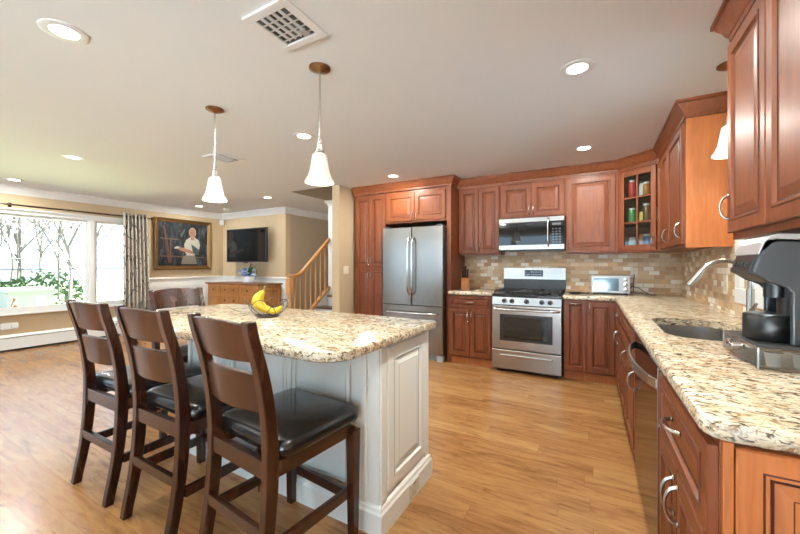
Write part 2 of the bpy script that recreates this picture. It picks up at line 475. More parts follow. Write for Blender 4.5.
# unseen glazed doors, added behind the camera to let daylight in
for n, (x0, x1) in enumerate(((-7.1, -4.1), (-3.7, .6))):
    w = MB(); k = 2 if n == 0 else 3; dx = (x1 - x0) / k
    for i in range(k):
        a, b = x0 + i*dx, x0 + (i+1)*dx
        w.box(a, b, YR - .08, YR - .02, .05, .17).box(a, b, YR - .08, YR - .02, 2.12, 2.2).box(a, a + .07, YR - .08, YR - .02, .17, 2.12).box(b - .07, b, YR - .08, YR - .02, .17, 2.12)
    d = struct(w.build('door_%d' % (n + 1), WHITE))
    for i in range(k): MB().box(x0 + i*dx + .07, x0 + (i+1)*dx - .07, YR - .053, YR - .047, .17, 2.12).build('door_pane', GLASS, d)
w = MB(); frame_x(w, -1.9, -.5, .1, 2.05, .07, XL - .09, XL - .02); w.box(XL - .09, XL - .02, -1.235, -1.165, .17, 1.98)
wd = struct(w.build('window_3', WHITE))
MB().box(XL - .06, XL - .055, -1.83, -.57, .17, 1.98).build('window_pane', GLASS, wd)
# backsplash
BS0, BS1 = .9145, 1.385
w = MB(); w.box(-1.63, .79, YB - .012, YB, BS0, 1.43); w.box(-1.07, -.32, YB - .0115, YB, .5, BS0)
struct(w.build('wall_backsplash_back', STONE))
w = MB(); w.box(XR - .012, XR, 3.05, YB - .012, BS0, 1.38).box(XR - .012, XR, 1.0, 3.05, BS0, .999).box(XR - .012, XR, 1.0, 2.06, .999, 1.38)
struct(w.build('wall_backsplash_right', STONE))

# ------------------------------------------------------------------ cabinets
def pull(x, z, y, kind='v', l=.105):
    """arched nickel pull, feet on the plane y, bow towards -y"""
    m = MB(); pts = []; rr = []
    for i in range(13):
        t = -1 + i / 6
        d = y - .030 * (1 - t*t)**.5 if abs(t) < 1 else y
        a = t * l / 2
        pts.append((x, d, z + a) if kind == 'v' else (x + a, d, z)); rr.append(.0042 + .0022 * t*t)
    m.tube(pts, rr, 8)
    for t in (-1, 1):
        a = t * l / 2
        m.ball((x, y - .001, z + a) if kind == 'v' else (x + a, y - .001, z), .0085, 8, sc=(1, .55, 1))
    return m
def cabinet(name, label, loc, rz, w, d, z0, z1, fronts, toe=0, body=CH, mat=CH, group=None, hollow=False, cat='cabinet'):
    t = thing(name, label, cat, (loc[0], loc[1], loc[2] if len(loc) > 2 else 0), rz, group)
    b = MB()
    if hollow: b.box(0, w, 0, .02, z0, z1).box(0, .018, .02, d, z0, .62).box(w - .018, w, .02, d, z0, .62).box(.018, w - .018, .02, d, z0, z0 + .018).build('body', body, t)
    else: b.box(0, w, 0, d, z0, z1).build('body', body, t, bevel=.002)
    if toe: MB().box(0, w, .075, d, 0, z0 - .0005).build('toe_kick', CHX if toe == 2 else CH, t)
    for f in fronts:
        k, x0, x1, a, c = f[:5]
        if k == 'false': p = MB().panel(x0, x1, a, c, -.0005, flat=False).build('false_front', [mat, CHG], t); continue
        p = MB().panel(x0, x1, a, c, -.0005).build(k, [mat, CHG], t)
        if len(f) > 5: pull(f[5], f[6], -.0235, f[7]).build('handle', NICKEL, p, smooth=True)
    return t
g = .004
YBF = 4.187     # carcass front of the base cabinets on the back wall
# pantry
cabinet('pantry_cabinet', 'tall cherry pantry cabinet with four doors beside the refrigerator', (-3.165, 4.272), 0, .545, .523, .10, 2.262, [
    ('door', .03, .285, 1.20, 2.235, .262, 1.29, 'v'), ('door', .289, .54, 1.20, 2.235, .312, 1.29, 'v'),
    ('door', .03, .285, .125, 1.19, .262, 1.08, 'v'), ('door', .289, .54, .125, 1.19, .312, 1.08, 'v')], toe=1)
t = cabinet('upper_cabinet', 'cherry cabinet over the refrigerator with two doors and tall side panel', (-2.62, 4.272), 0, .93, .523, 1.82, 2.262, [
    ('door', .02, .462, 1.845, 2.225, .43, 1.905, 'v'), ('door', .466, .91, 1.845, 2.225, .498, 1.905, 'v')])
MB().box(.93, .99, -.021, .523, 0, 2.262).build('side_panel', CH, t, bevel=.002)
# left upper
UF = 4.531; UD = .268
cabinet('upper_cabinet', 'cherry double-door wall cabinet above the knife block', (-1.63, UF), 0, .557, UD, 1.375, 2.262, [
    ('door', .015, .274, 1.39, 2.235, .252, 1.475, 'v'), ('door', .278, .545, 1.39, 2.235, .30, 1.475, 'v')])
cabinet('upper_cabinet', 'short cherry double-door cabinet above the microwave', (-1.073, UF), 0, .755, UD, 1.815, 2.262, [
    ('door', .012, .374, 1.83, 2.235, .352, 1.91, 'v'), ('door', .379, .742, 1.83, 2.235, .401, 1.91, 'v')])
cabinet('upper_cabinet', 'single-door cherry wall cabinet above the toaster oven', (-.318, UF), 0, .52, UD, 1.375, 2.262, [
    ('door', .012, .495, 1.39, 2.235, .034, 1.475, 'v')])
# right wall uppers: local x runs towards the camera, front faces -x
RF = .541; RD = .257
UY0, UY1, UY2 = 4.25, 3.70, 3.13
cabinet('upper_cabinet', 'narrow cherry wall cabinet between glass corner cabinet and end cabinet', (RF, UY0), -PI/2, UY0 - UY1, RD, 1.375, 2.262, [('door', .015, UY0 - UY1 - .004, 1.39, 2.235, UY0 - UY1 - .04, 1.49, 'v')])
t = cabinet('upper_cabinet', 'end cherry wall cabinet with lit orange side beside the sink window', (RF, UY1), -PI/2, UY1 - UY2, RD - .001, 1.375, 2.262, [('door', .004, UY1 - UY2 - .01, 1.39, 2.235, UY1 - UY2 - .05, 1.49, 'v')])
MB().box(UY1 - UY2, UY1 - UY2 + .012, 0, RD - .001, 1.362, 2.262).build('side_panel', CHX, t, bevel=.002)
NY = 2.14
cabinet('upper_cabinet', 'near cherry wall cabinet with two doors above the coffee machine', (RF, NY), -PI/2, .86, RD, 1.355, 2.262, [
    ('door', .004, .418, 1.385, 2.235, .03, 1.50, 'v'), ('door', .424, .856, 1.385, 2.235, .83, 1.5, 'v')])
# diagonal glass cabinet
dx, dy = RF - .202, UY0 - UF
dl = math.hypot(dx, dy); da = math.atan2(dy, dx)
t = thing('corner_cabinet', 'diagonal cherry corner cabinet with glass door and jars inside', 'cabinet', (.202, UF, 0), da)
def world_to_diag(x, y):
    vx, vy = x - .202, y - UF
    return (vx*math.cos(da) + vy*math.sin(da), -vx*math.sin(da) + vy*math.cos(da))
poly = [world_to_diag(*p) for p in ((.203, YB - .001), (XR - .001, YB - .001), (XR - .001, UY0))]
pin = [(0.0, 0.0)] + poly + [(dl, 0.0)]
b = MB(); b.prism(pin, 'z', 1.375, 1.393); b.prism(pin, 'z', 2.244, 2.262)
for a, c2 in zip(pin, pin[1:]):
    va = Vector(a); vb = Vector(c2); nrm = Vector((vb.y - va.y, va.x - vb.x)).normalized() * .012
    b.prism([va, vb, vb + nrm, va + nrm], 'z', 1.393, 2.244)
# face frame stiles
b.box(0, .03, 0, .018, 1.393, 2.244).box(dl - .03, dl, 0, .018, 1.393, 2.244)
b.build('body', CH, t)
for z in (1.67, 1.945): MB().prism([(.02, .03), world_to_diag(.22, YB - .02), world_to_diag(XR - .02, YB - .02), world_to_diag(XR - .02, UY0 + .02), (dl - .02, .03)], 'z', z, z + .012).build('shelf', CH, t)
d_ = MB(); x0, x1, z0, z1 = .03, dl - .03, 1.39, 2.235; st = .05
d_.box(x0, x0 + st, -.021, -.0005, z0, z1).box(x1 - st, x1, -.021, -.0005, z0, z1).box(x0 + st, x1 - st, -.021, -.0005, z0, z0 + .06).box(x0 + st, x1 - st, -.021, -.0005, z1 - .06, z1)
xm = (x0 + x1) / 2
d_.box(xm - .008, xm + .008, -.019, -.003, z0 + .06, z1 - .06)
for z in (1.685, 1.945): d_.box(x0 + st, xm - .008, -.019, -.003, z - .008, z + .008).box(xm + .008, x1 - st, -.019, -.003, z - .008, z + .008)
dr = d_.build('door', CH, t, bevel=.003)
MB().box(x0 + st, x1 - st, -.0115, -.0085, z0 + .06, z1 - .06).build('glass_pane', CABGLASS, dr)
pull(x1 - .022, 1.475, -.0215).build('handle', NICKEL, dr, smooth=True)
# jars in it
JC = {'red': (.5, .03, .02), 'white': (.75, .75, .72), 'green': (.05, .28, .06), 'amber': (.45, .18, .03), 'blue': (.05, .12, .35), 'yellow': (.7, .5, .06), 'brown': (.15, .06, .02), 'orange': (.75, .25, .03)}
JM = {k: plain('jar_' + k, v, .3) for k, v in JC.items()}
LIDM = plain('jar_lid_black', (.02, .02, .02), .4)
shelf_names = ['bottom shelf', 'middle shelf', 'top shelf']
jc = [['white', 'orange', 'blue', 'green'], ['green', 'yellow', 'brown', 'white'], ['red', 'white', 'amber', 'brown']]
for si, z in enumerate((1.3935, 1.6825, 1.9575)):
    for k in range(4):
        lx = .105 + k * (dl - .21) / 3; ly = .075 + (k % 2) * .05
        wx = .202 + lx*math.cos(da) - ly*math.sin(da); wy = UF + lx*math.sin(da) + ly*math.cos(da)
        cn = jc[si][k]; h = .13 + .025 * ((si + k * 2) % 3)
        side = 'left' if k < 2 else 'right'
        j = thing('spice_jar', 'small %s jar behind the %s glass on the %s of the corner cabinet' % (cn, side, shelf_names[si]), 'jar', (wx, wy, z), 0, 'jars in the glass corner cabinet')
        MB().lathe([(.030, 0), (.033, .004), (.033, h - .02), (.025, h - .008)], seg=14).build('jar_body', JM[cn], j, smooth=True)
        MB().lathe([(.028, h - .008), (.028, h + .012)], seg=14).build('lid', LIDM if k % 2 else JM['white'], j, smooth=True)
# crown mouldings on the cabinets
KP = [(0, 2.2625), (.010, 2.2625), (.012, 2.285), (.020, 2.29), (.030, 2.315), (.050, 2.345), (.054, 2.356), (.066, 2.36), (.066, CE - .001), (0, CE - .001)]
tag(MB().sweep([(-3.165, 4.272 - .021), (-1.63, 4.272 - .021), (-1.63, UF - .021 - .067)], KP).build('crown_molding', CH, smooth=True), 'cherry crown molding above the pantry and refrigerator', 'molding')
tag(MB().sweep([(-1.628, UF - .0), (.202, UF - .0), (RF, UY0 - .0), (RF, UY2 - .013), (XR - .001, UY2 - .013)], KP).build('crown_molding', CH, smooth=True), 'cherry crown molding running from microwave cabinet round the corner', 'molding')
tag(MB().sweep([(XR - .001, NY + .001), (RF, NY + .001), (RF, NY - .86)], KP).build('crown_molding', CH, smooth=True), 'cherry crown molding above the nearest wall cabinet', 'molding')
# base cabinets on the back wall
cabinet('base_cabinet', 'cherry base cabinet with drawer and two doors left of the range', (-1.63, YBF), 0, .545, .612, .10, .873, [
    ('drawer', .012, .533, .715, .855, .272, .785, 'h'), ('door', .012, .270, .125, .705, .248, .60, 'v'), ('door', .275, .533, .125, .705, .297, .60, 'v')], toe=2)
cabinet('base_cabinet', 'cherry corner base cabinet with two doors right of the range', (-.315, YBF), 0, .50, .612, .10, .873, [
    ('door', .012, .215, .125, .855, .114, .83, 'h'), ('door', .225, .47, .125, .855, .25, .78, 'v')], toe=2)
# right run: leans under one degree
RZ = -PI/2 + math.atan(.0132)
FX = lambda y: .2170 - .0132 * y            # door face
CXE = lambda y: .2090 - .0132 * y           # counter edge
cs, sn = math.cos(RZ), math.sin(RZ)
def run_pt(s_, d):       # s along the run from y = 4.17, d depth behind the carcass front
    return (FX(4.17) + .021 + s_*cs - d*sn, 4.17 + s_*sn + d*cs)
RD2 = .53
def run_cab(s0, s1, label, fronts, **k):
    p = run_pt(s0, 0)
    return cabinet('base_cabinet', label, p, RZ, s1 - s0, RD2, .10, .873, fronts, toe=1, **k)
w1 = .672
run_cab(.02, .692, 'far cherry base cabinet with drawer and double doors in the corner run', [
    ('drawer', .06, w1 - .004, .715, .855, .37, .785, 'h'), ('door', .06, .365, .125, .705, .34, .58, 'v'), ('door', .369, w1 - .004, .125, .705, .395, .58, 'v')])
run_cab(.70, 1.805, 'cherry sink base cabinet between dishwasher and far base cabinet', [
    ('false', .006, 1.10, .715, .855), ('door', .006, .55, .125, .705, .525, .58, 'v'), ('door', .555, 1.10, .125, .705, 1.075, .58, 'v')], hollow=True)
t = run_cab(2.60, 3.19, 'nearest cherry base cabinet with wide drawer above two doors', [
    ('drawer', .006, .588, .66, .855, .295, .775, 'h'), ('door', .006, .293, .125, .65, .268, .56, 'v'), ('door', .298, .588, .125, .65, .323, .56, 'v')])
# finished end of that cabinet: raised panel facing the camera
e = MB().panel(0, .50, .13, .866, 0, t=.018, sc=.8); e.xf(Matrix.Translation((.590, .023, 0)) @ Matrix.Rotation(PI/2, 4, 'Z'))
e.build('end_panel', [CHX, CHG], t)
e = MB().box(.5905, .6045, .003, .021, .0, .873); e.build('corner_post', CHX, t, bevel=.002)
# dishwasher
p = run_pt(1.81, 0)
t = thing('dishwasher', 'stainless steel dishwasher with bowed handle under the right counter', 'dishwasher', (p[0], p[1], 0), RZ)
wdw = .785
MB().box(.005, wdw - .005, .0005, .50, .10, .60).box(.005, wdw - .005, .0005, .05, .60, .87).build('tub', BLACK, t)
MB().box(.005, wdw - .005, .06, .50, 0, .0995).build('toe_kick', BLACK, t)
MB().box(.004, wdw - .004, -.022, 0, .105, .868).build('door', DWSTEEL, t, bevel=.004)
MB().box(wdw - .0038, wdw + .002, -.026, -.001, .105, .868).build('edge_trim', CHROME, t)
pts = [(.02 + (wdw - .04) * i/16, -.023 - .052 * math.sin(PI*i/16)**.6, .80) for i in range(17)]
hm = MB(); hm.loft([[(x, y - .004, z - .019), (x, y + .006, z - .019), (x, y + .006, z + .019), (x, y - .004, z + .019)] for x, y, z in pts])
hm.build('handle', STEELH, t, bevel=.003)

# ------------------------------------------------------------------ worktops
def slab(name, poly, z0, z1, mat, hole=None, r=.012):
    """worktop with an eased edge; hole is cut with a boolean"""
    m = MB(); n = len(poly)
    def off(d):
        out = []
        for i in range(n):
            a, b, c_ = Vector(poly[i-1]), Vector(poly[i]), Vector(poly[(i+1) % n])
            d0 = (b - a).normalized(); d1 = (c_ - b).normalized()
            n0 = Vector((-d0.y, d0.x)); n1 = Vector((-d1.y, d1.x)); mm = n0 + n1
            mm = mm / max(.25, mm.dot(n0)); out.append(b + mm * d)
        return out
    rings = []
    for d, z in ((r*.8, z0), (r*.25, z0 + r*.3), (0, z0 + r*.9), (0, z1 - r*.9), (r*.25, z1 - r*.3), (r*.8, z1)):
        rings.append([(q[0], q[1], z) for q in off(d)])
    o = m.loft(rings).build(name, mat, smooth=True)
    if hole:
        h = MB(); h.prism(hole, 'z', z0 - .05, z1 + .05); ho = h.build('cutter', mat)
        md = o.modifiers.new('cut', 'BOOLEAN'); md.object = ho; md.operation = 'DIFFERENCE'; md.solver = 'EXACT'
        dg = bpy.context.evaluated_depsgraph_get(); dg.update()
        me = bpy.data.meshes.new_from_object(o.evaluated_get(dg)); o.modifiers.clear(); o.data = me
        bpy.data.objects.remove(ho)
    return o
SX0, SX1, SY0, SY1 = .285, .64, 1.99, 2.70
SINK = rrect(SX0, SX1, SY0, SY1, .13, 8)
yE = .958
cr = .045
poly = [(CXE(yE + cr), yE + cr)]
for k in range(1, 5): 
    a = PI + .5*PI*k/4
    poly.append((CXE(yE) + cr + cr*math.cos(a), yE + cr + cr*math.sin(a)))
poly += [(XR - .001, yE), (XR - .001, YB - .001), (-.322, YB - .001), (-.322, 4.142), (CXE(4.142), 4.142)]
cutpoly = rrect(SX0, SX1, SY0, SY1, .13, 8)
tag(slab('granite_worktop', poly, .874, .914, GRANITE, cutpoly), 'long granite worktop with undermount sink along the right wall', 'worktop')
tag(slab('granite_worktop', [(-1.629, 4.142), (-1.085, 4.142), (-1.085, YB - .001), (-1.629, YB - .001)], .874, .914, GRANITE), 'short granite worktop left of the range under knife block', 'worktop')
# sink
t = thing('sink', 'stainless steel undermount sink in the right granite worktop', 'sink', (0, 0, 0))
def ring(d, z, r=.13): return [(x, y, z) for x, y in rrect(SX0 + d, SX1 - d, SY0 + d, SY1 - d, max(.02, r - d*.6), 8)]
m = MB(); m.loft([ring(-.012, .8735), ring(.004, .8735), ring(.008, .80), ring(.02, .70), ring(.06, .69)], caps=False)
m.face([m.bm.verts.new(p) for p in ring(.06, .69)])
m.build('basin', STEELH, t, smooth=True)
MB().lathe([(.0, 0), (.04, 0), (.045, .004), (.03, .006), (0, .004)], ((SX0+SX1)/2, 2.34, .6905), 20).build('drain', CHROME, t, smooth=True)
m = MB()
for k in range(7): m.cyl((SX0 + .07, 2.46 + k*.028, .80), (SX1 - .07, 2.46 + k*.028, .80), .003, 8)
m.cyl((SX0 + .07, 2.45, .80), (SX0 + .07, 2.64, .80), .004, 8).cyl((SX1 - .07, 2.45, .80), (SX1 - .07, 2.64, .80), .004, 8)
for x in (SX0 + .07, SX1 - .07):
    for y in (2.46, 2.63): m.cyl((x, y, .80), (x, y, .6905), .004, 8)
tag(m.build('sink_rack', NICKEL, smooth=True), 'wire dish rack standing inside the sink', 'rack')
# faucet
t = thing('faucet', 'brushed nickel high-arc faucet behind the sink', 'faucet', (.70, 2.50, .9145))
MB().lathe([(.03, 0), (.03, .008), (.02, .02), (.0165, .05), (.0165, .20)], seg=20).build('base', NICKEL, t, smooth=True)
R = .104; pts = [(0, 0, .19)]
for i in range(15):
    a = PI * i / 14 * .84
    pts.append((-R + R*math.cos(a), 0, .245 + R*math.sin(a)))
ex = Vector(pts[-1]); dirv = (ex - Vector(pts[-2])).normalized()
MB().tube(pts, .0118, 14).build('spout', NICKEL, t, smooth=True)
e2 = ex + dirv * .035; e3 = ex + dirv * .10
MB().tube([ex - dirv*.005, e2, e3], [.0135, .017, .0195], 16).build('spray_head', NICKEL, t, smooth=True)
MB().tube([(0, -.014, .09), (0, -.035, .10), (0, -.08, .13)], [.011, .008, .006], 10).build('lever', NICKEL, t, smooth=True)

# ------------------------------------------------------------------ refrigerator
t = thing('refrigerator', 'stainless steel french-door refrigerator with bottom freezer', 'refrigerator', (-2.605, 4.155, 0))
FW = .905; xm = .372 * FW / .905 + .08
MB().box(.004, FW - .004, .062, .50, .03, 1.735).build('body', plain('fridge_side', (.09, .09, .095), .4, .3), t, bevel=.004)
for x0, x1, hx in ((0, .4505, .42), (.4545, FW, .485)):
    d = MB().prism(rrect(x0, x1, 0, .06, [.018, .018, .004, .004], 5), 'z', .712, 1.742).build('door', STEEL, t, smooth=True)
    pts = [(hx, -.001, .85), (hx, -.04, .885)] + [(hx, -.058 + .006*abs(k - 4)/4, .90 + k*.082) for k in range(9)] + [(hx, -.04, 1.575), (hx, -.001, 1.61)]
    MB().tube(pts, .0125, 12).build('handle', CHROME, d, smooth=True)
d = MB().prism(rrect(0, FW, 0, .06, [.018, .018, .004, .004], 5), 'z', .085, .700).build('freezer_drawer', STEEL, t, smooth=True)
pts = [(.07, -.001, .61), (.085, -.04, .61)] + [(.11 + k*(FW - .22)/8, -.056, .61) for k in range(9)] + [(FW - .085, -.04, .61), (FW - .07, -.001, .61)]
MB().tube(pts, .0125, 12).build('handle', CHROME, d, smooth=True)
MB().box(.01, FW - .01, .03, .10, .008, .08).build('grille', plain('grey_grille', (.2, .2, .21), .4), t)
for x in (.005, FW - .09): MB().box(x, x + .085, .005, .05, 0, .075).build('foot', SILVER, t, bevel=.004)
MB().box(.02, .10, .02, .09, 1.7425, 1.765).box(FW - .10, FW - .02, .02, .09, 1.7425, 1.765).build('hinge_cover', GREYB, t, bevel=.004)

# ------------------------------------------------------------------ range
t = thing('gas_range', 'stainless steel gas range with black cooktop and oven', 'range', (-1.075, 4.135, 0))
RW = .745
MB().box(.003, RW - .003, .035, .63, .03, .875).build('body', plain('range_side', (.05, .05, .055), .4), t)
for x in (.04, RW - .08):
    MB().box(x, x + .04, .06, .1, 0, .03).build('foot', BLACK, t)
dd = MB().box(0, RW, 0, .034, .045, .262).build('storage_drawer', STEELH, t, bevel=.006)
MB().box(.09, RW - .09, -.018, -.0005, .185, .215).build('handle', STEELH, dd, bevel=.007)
od = MB().box(0, RW, 0, .034, .272, .775).build('oven_door', STEELH, t, bevel=.006)
MB().box(.09, RW - .09, -.004, -.0005, .37, .675).build('window_frame', BLACK, od, bevel=.002)
MB().box(.135, RW - .135, -.0065, -.0045, .40, .645).build('oven_glass', OVENG, od)
pts = [(.025, -.0005, .735), (.03, -.04, .735)] + [(.05 + k*(RW - .1)/8, -.055 - .008*math.sin(PI*k/8), .735) for k in range(9)] + [(RW - .03, -.04, .735), (RW - .025, -.0005, .735)]
MB().tube(pts, .013, 12).build('handle', CHROME, od, smooth=True)
MB().prism([(-.002, .782), (.034, .782), (.034, .872), (.012, .872)], 'x', 0, RW).build('control_panel', STEELH, t, bevel=.003)
for k, x in enumerate((.14, .225, .385, .545, .63)):
    MB().lathe([(.026, 0), (.026, -.006), (.021, -.010), (.019, -.032), (.012, -.035)], (x, .002, .828), 20, 'y').build('knob', BLACK, t, smooth=True)
MB().box(0, RW, .005, .60, .8755, .905).build('cooktop', BLACK, t, bevel=.006)
for x, y, r in ((.17, .16, .045), (.17, .43, .038), (.372, .30, .05), (.575, .16, .045), (.575, .43, .034)):
    MB().lathe([(r*1.3, 0), (r*1.3, .006), (r, .008), (r, .018), (r*.9, .022)], (x, y, .9055), 22).build('burner', BLACKM, t, smooth=True)
for k in range(3):
    x0 = .015 + k*.24; x1 = x0 + .235; m = MB(); z = .938; r = .0065
    m.tube([(x0+.01, .03, z), (x1-.01, .03, z), (x1-.01, .57, z), (x0+.01, .57, z)], r, 6, True)
    for y in (.165, .30, .435): m.cyl((x0 + .01, y, z), (x1 - .01, y, z), r, 6)
    m.cyl(((x0+x1)/2, .03, z), ((x0+x1)/2, .57, z), r, 6)
    for x in (x0 + .01, x1 - .01):
        for y in (.03, .30, .57): m.cyl((x, y, z), (x, y, .9055), r, 6)
    m.build('grate', BLACKM, t)
MB().prism([(.575, .9055), (.65, .9055), (.65, 1.195), (.60, 1.195)], 'x', .004, RW - .004).build('backguard', BLACK, t, bevel=.004)
MB().prism([(.583, 1.06), (.5870, 1.06), (.5995, 1.1955), (.65, 1.1955), (.65, 1.203), (.594, 1.203)], 'x', .002, RW - .002).build('backguard_trim', STEELH, t)
m = MB(); m.prism([(.582, 1.095), (.5855, 1.095), (.592, 1.175), (.588, 1.175)], 'x', .265, .485)
dp = m.build('display', SCREEN, t)
m = MB()
for k in range(4): m.box(.28 + k*.014, .288 + k*.014, .5815, .5825, 1.115, 1.122)
for k in range(5):
    for r_ in range(2): m.box(.345 + k*.026, .361 + k*.026, .5810 + .0028*r_, .5835 + .0028*r_, 1.115 + r_*.033, 1.121 + r_*.033)
m.build('display_mark', SILVER, dp)

# microwave
t = thing('microwave', 'stainless over-the-range microwave with dark window', 'microwave', (-1.067, 4.425, 0))
MW = .742
MB().box(.002, MW - .002, .03, .362, 1.42, 1.808).build('body', GREYB, t, bevel=.003)
m = MB().box(0, MW, 0, .029, 1.752, 1.806).box(0, MW, 0, .029, 1.424, 1.482)
m.build('front_frame', STEELH, t, bevel=.003)
d = MB().box(0, .565, 0, .029, 1.4825, 1.7515).build('door', SCREEN, t, bevel=.002)
pts = [(.572, -.0005, 1.46), (.572, -.035, 1.49)] + [(.572, -.046, 1.52 + k*.035) for k in range(7)] + [(.572, -.035, 1.76), (.572, -.0005, 1.785)]
MB().tube(pts, .0105, 10).build('handle', CHROME, d, smooth=True)
KG = plain('key_grey', (.10, .10, .105), .4)
m = MB().box(.566, MW, 0, .029, 1.4825, 1.7515)
for r_ in range(6):
    for c_ in range(3): m.box(.612 + c_*.036, .632 + c_*.036, -.0012, -.0003, 1.50 + r_*.031, 1.511 + r_*.031, 1)
k_ = m.build('keypad', [SCREEN, KG], t)
MB().box(.612, .705, -.0012, -.0003, 1.705, 1.728).build('display', KG, k_)
MB().box(.05, MW - .05, .05, .3, 1.412, 1.4195).build('vent_grille', BLACK, t)

# ------------------------------------------------------------------ counter things
t = thing('toaster_oven', 'silver toaster oven on the counter below the single wall cabinet', 'toaster oven', (-.055, 4.50, .9145))
MB().box(0, .365, .012, .24, .018, .205).build('body', SILVER, t, bevel=.008)
for x in (.03, .335):
    for y in (.05, .2): MB().cyl((x, y, 0), (x, y, .018), .012, 10).build('foot', BLACK, t)
fr = MB(); fr.box(0, .285, 0, .0115, .018, .04).box(0, .285, 0, .0115, .178, .205).box(0, .02, 0, .0115, .04, .178).box(.262, .285, 0, .0115, .04, .178)
fo = fr.build('door', SILVER, t, bevel=.002)
MB().box(.02, .262, .003, .008, .04, .178).build('oven_window', plain('mirror_glass', (.09, .11, .115), .08, .8), fo)
MB().cyl((.04, -.016, .187), (.245, -.016, .187), .006, 10).box(.045, .055, -.016, 0, .183, .191).box(.23, .24, -.016, 0, .183, .191).build('handle', CHROME, fo, smooth=True)
cp = MB().box(.2855, .365, 0, .0115, .018, .205).build('control_panel', SILVER, t, bevel=.002)
for z in (.055, .11, .165):
    kb = MB().lathe([(.021, -.0003), (.021, -.004), (.015, -.006), (.014, -.02), (.008, -.022)], (.325, 0, z), 18, 'y').build('knob', CHROME, cp, smooth=True)
tag(MB().tube([(.30, 4.66, .96), (.34, 4.66, 1.0), (.40, 4.65, .99), (.45, 4.63, .945), (.50, 4.60, .921), (.55, 4.64, .919), (.48, 4.72, .919), (.36, 4.755, .93), (.362, 4.772, 1.06), (.368, 4.774, 1.13)], .0045, 8).build('power_cord', BLACK, smooth=True), 'black power cord curling beside the toaster oven', 'cord')
t = thing('spoon_rest', 'small dark spoon rest on the counter beside the range', 'spoon rest', (-.21, 4.42, .9145))
MB().lathe([(.03, 0), (.06, .006), (.075, .02), (.071, .021), (.055, .009), (0, .006)], seg=24).build('dish', BLACK, t, smooth=True)
MB().box(.06, .14, -.012, .012, .008, .02).build('grip', BLACK, t, bevel=.004)
# knife block
t = thing('knife_block', 'wooden knife block on the short worktop beside the refrigerator panel', 'knife block', (-1.50, 4.42, .9145), .35)
MB().prism([(-.04, 0), (.10, 0), (.10, .13), (.03, .20), (-.04, .13)], 'x', -.05, .05).build('block', KNIFEW, t, bevel=.003)
MB().prism([(-.075, 0), (-.0405, 0), (-.0405, .125), (-.06, .11)], 'x', -.05, .05).build('front_step', KNIFEW, t, bevel=.003)
kn = 0
for i, (x, y, z, l) in enumerate(((-.03, -.012, .158, .11), (0, -.012, .158, .12), (.03, -.012, .158, .105), (-.03, .012, .182, .12), (0.005, .012, .182, .13), (.035, .06, .17, .10))):
    wx = -1.50 + x*math.cos(.35) - y*math.sin(.35); wy = 4.42 + x*math.sin(.35) + y*math.cos(.35)
    k = thing('knife', 'black-handled kitchen knife in the wooden knife block', 'knife', (wx, wy, .9145 + z), .35, 'knives in the block')
    MB().tube([(0, .01, -.006), (0, -.012, l*.4), (0, -.035, l)], [.010, .0105, .012], 8).build('handle', BLACK, k, smooth=True)
    MB().cyl((0, .012, -.012), (0, .008, -.004), .011, 8).build('bolster', CHROME, k)
# wall plates
def plate(name, label, loc, rz, w=.072, h=.115, kind='outlet', mat=IVORY, group=None):
    t = thing(name, label, 'outlet' if kind == 'outlet' else 'switch', loc, rz, group)
    MB().prism(rrect(-w/2, w/2, -h/2, h/2, .006, 3), 'y', -.006, 0).build('plate', mat, t, bevel=.002)
    if kind == 'outlet':
        for z in (-.024, .024):
            o = MB().prism(rrect(-.016, .016, z - .015, z + .015, .007, 3), 'y', -.0085, -.0062).build('socket', mat, t)
            MB().box(-.008, -.005, -.0090, -.0086, z - .003, z + .007).box(.005, .008, -.0090, -.0086, z - .003, z + .007).build('slot', BLACK, o)
    else:
        n = 2 if w > .1 else 1
        for k in range(n):
            x = (k - (n - 1)/2) * .046
            MB().box(x - .016, x + .016, -.010, -.0062, -.033, .033).build('rocker', mat, t, bevel=.002)
    return t
plate('wall_outlet', 'ivory outlet on the tiles above the toaster oven', (.368, YB - .0125, 1.15), 0)
plate('wall_outlet', 'ivory outlet on the tiles left of the range', (-1.27, YB - .0125, 1.15), 0)
plate('wall_outlet', 'ivory outlet on the right tiles behind the faucet', (XR - .0125, 3.25, 1.115), -PI/2)
plate('light_switch', 'ivory double light switch on the wall left of the pantry', (-3.1995, 4.10, 1.167), PI/2, .115, .115, 'switch')
# coffee station
t = thing('pod_drawer', 'wire mesh coffee pod drawer under the coffee machine', 'drawer', (.435, 1.50, .9145))
MESH = None
def mesh_mat():
    m = bpy.data.materials.new('steel_mesh'); m.use_nodes = True; nt = m.node_tree
    b = nt.nodes['Principled BSDF']; b.inputs['Base Color'].default_value = (.55, .53, .48, 1); b.inputs['Metallic'].default_value = .9; b.inputs['Roughness'].default_value = .35
    v = coords(nt, (1, 1, 1)); sep = N(nt, 'SeparateXYZ'); lk(nt, v, sep.inputs[0])
    u = math_(nt, 'ADD', sep.outputs[0], sep.outputs[1])
    a1 = math_(nt, 'FRACT', math_(nt, 'MULTIPLY', math_(nt, 'ADD', u, sep.outputs[2]), 190)); a2 = math_(nt, 'FRACT', math_(nt, 'MULTIPLY', math_(nt, 'SUBTRACT', u, sep.outputs[2]), 190))
    k = math_(nt, 'MAXIMUM', math_(nt, 'LESS_THAN', a1, .11), math_(nt, 'LESS_THAN', a2, .11))
    lk(nt, k, b.inputs['Alpha'])
    return m
MESH = mesh_mat()
TW, TL, TH = .33, .345, .068
m = MB()
for z in (.004, TH - .004): m.tube([(.004, .004, z), (TW, .004, z), (TW, TL, z), (.004, TL, z)], .004, 6, True)
for x, y in ((.004, .004), (TW, .004), (TW, TL), (.004, TL)): m.cyl((x, y, .0), (x, y, TH), .004, 6)
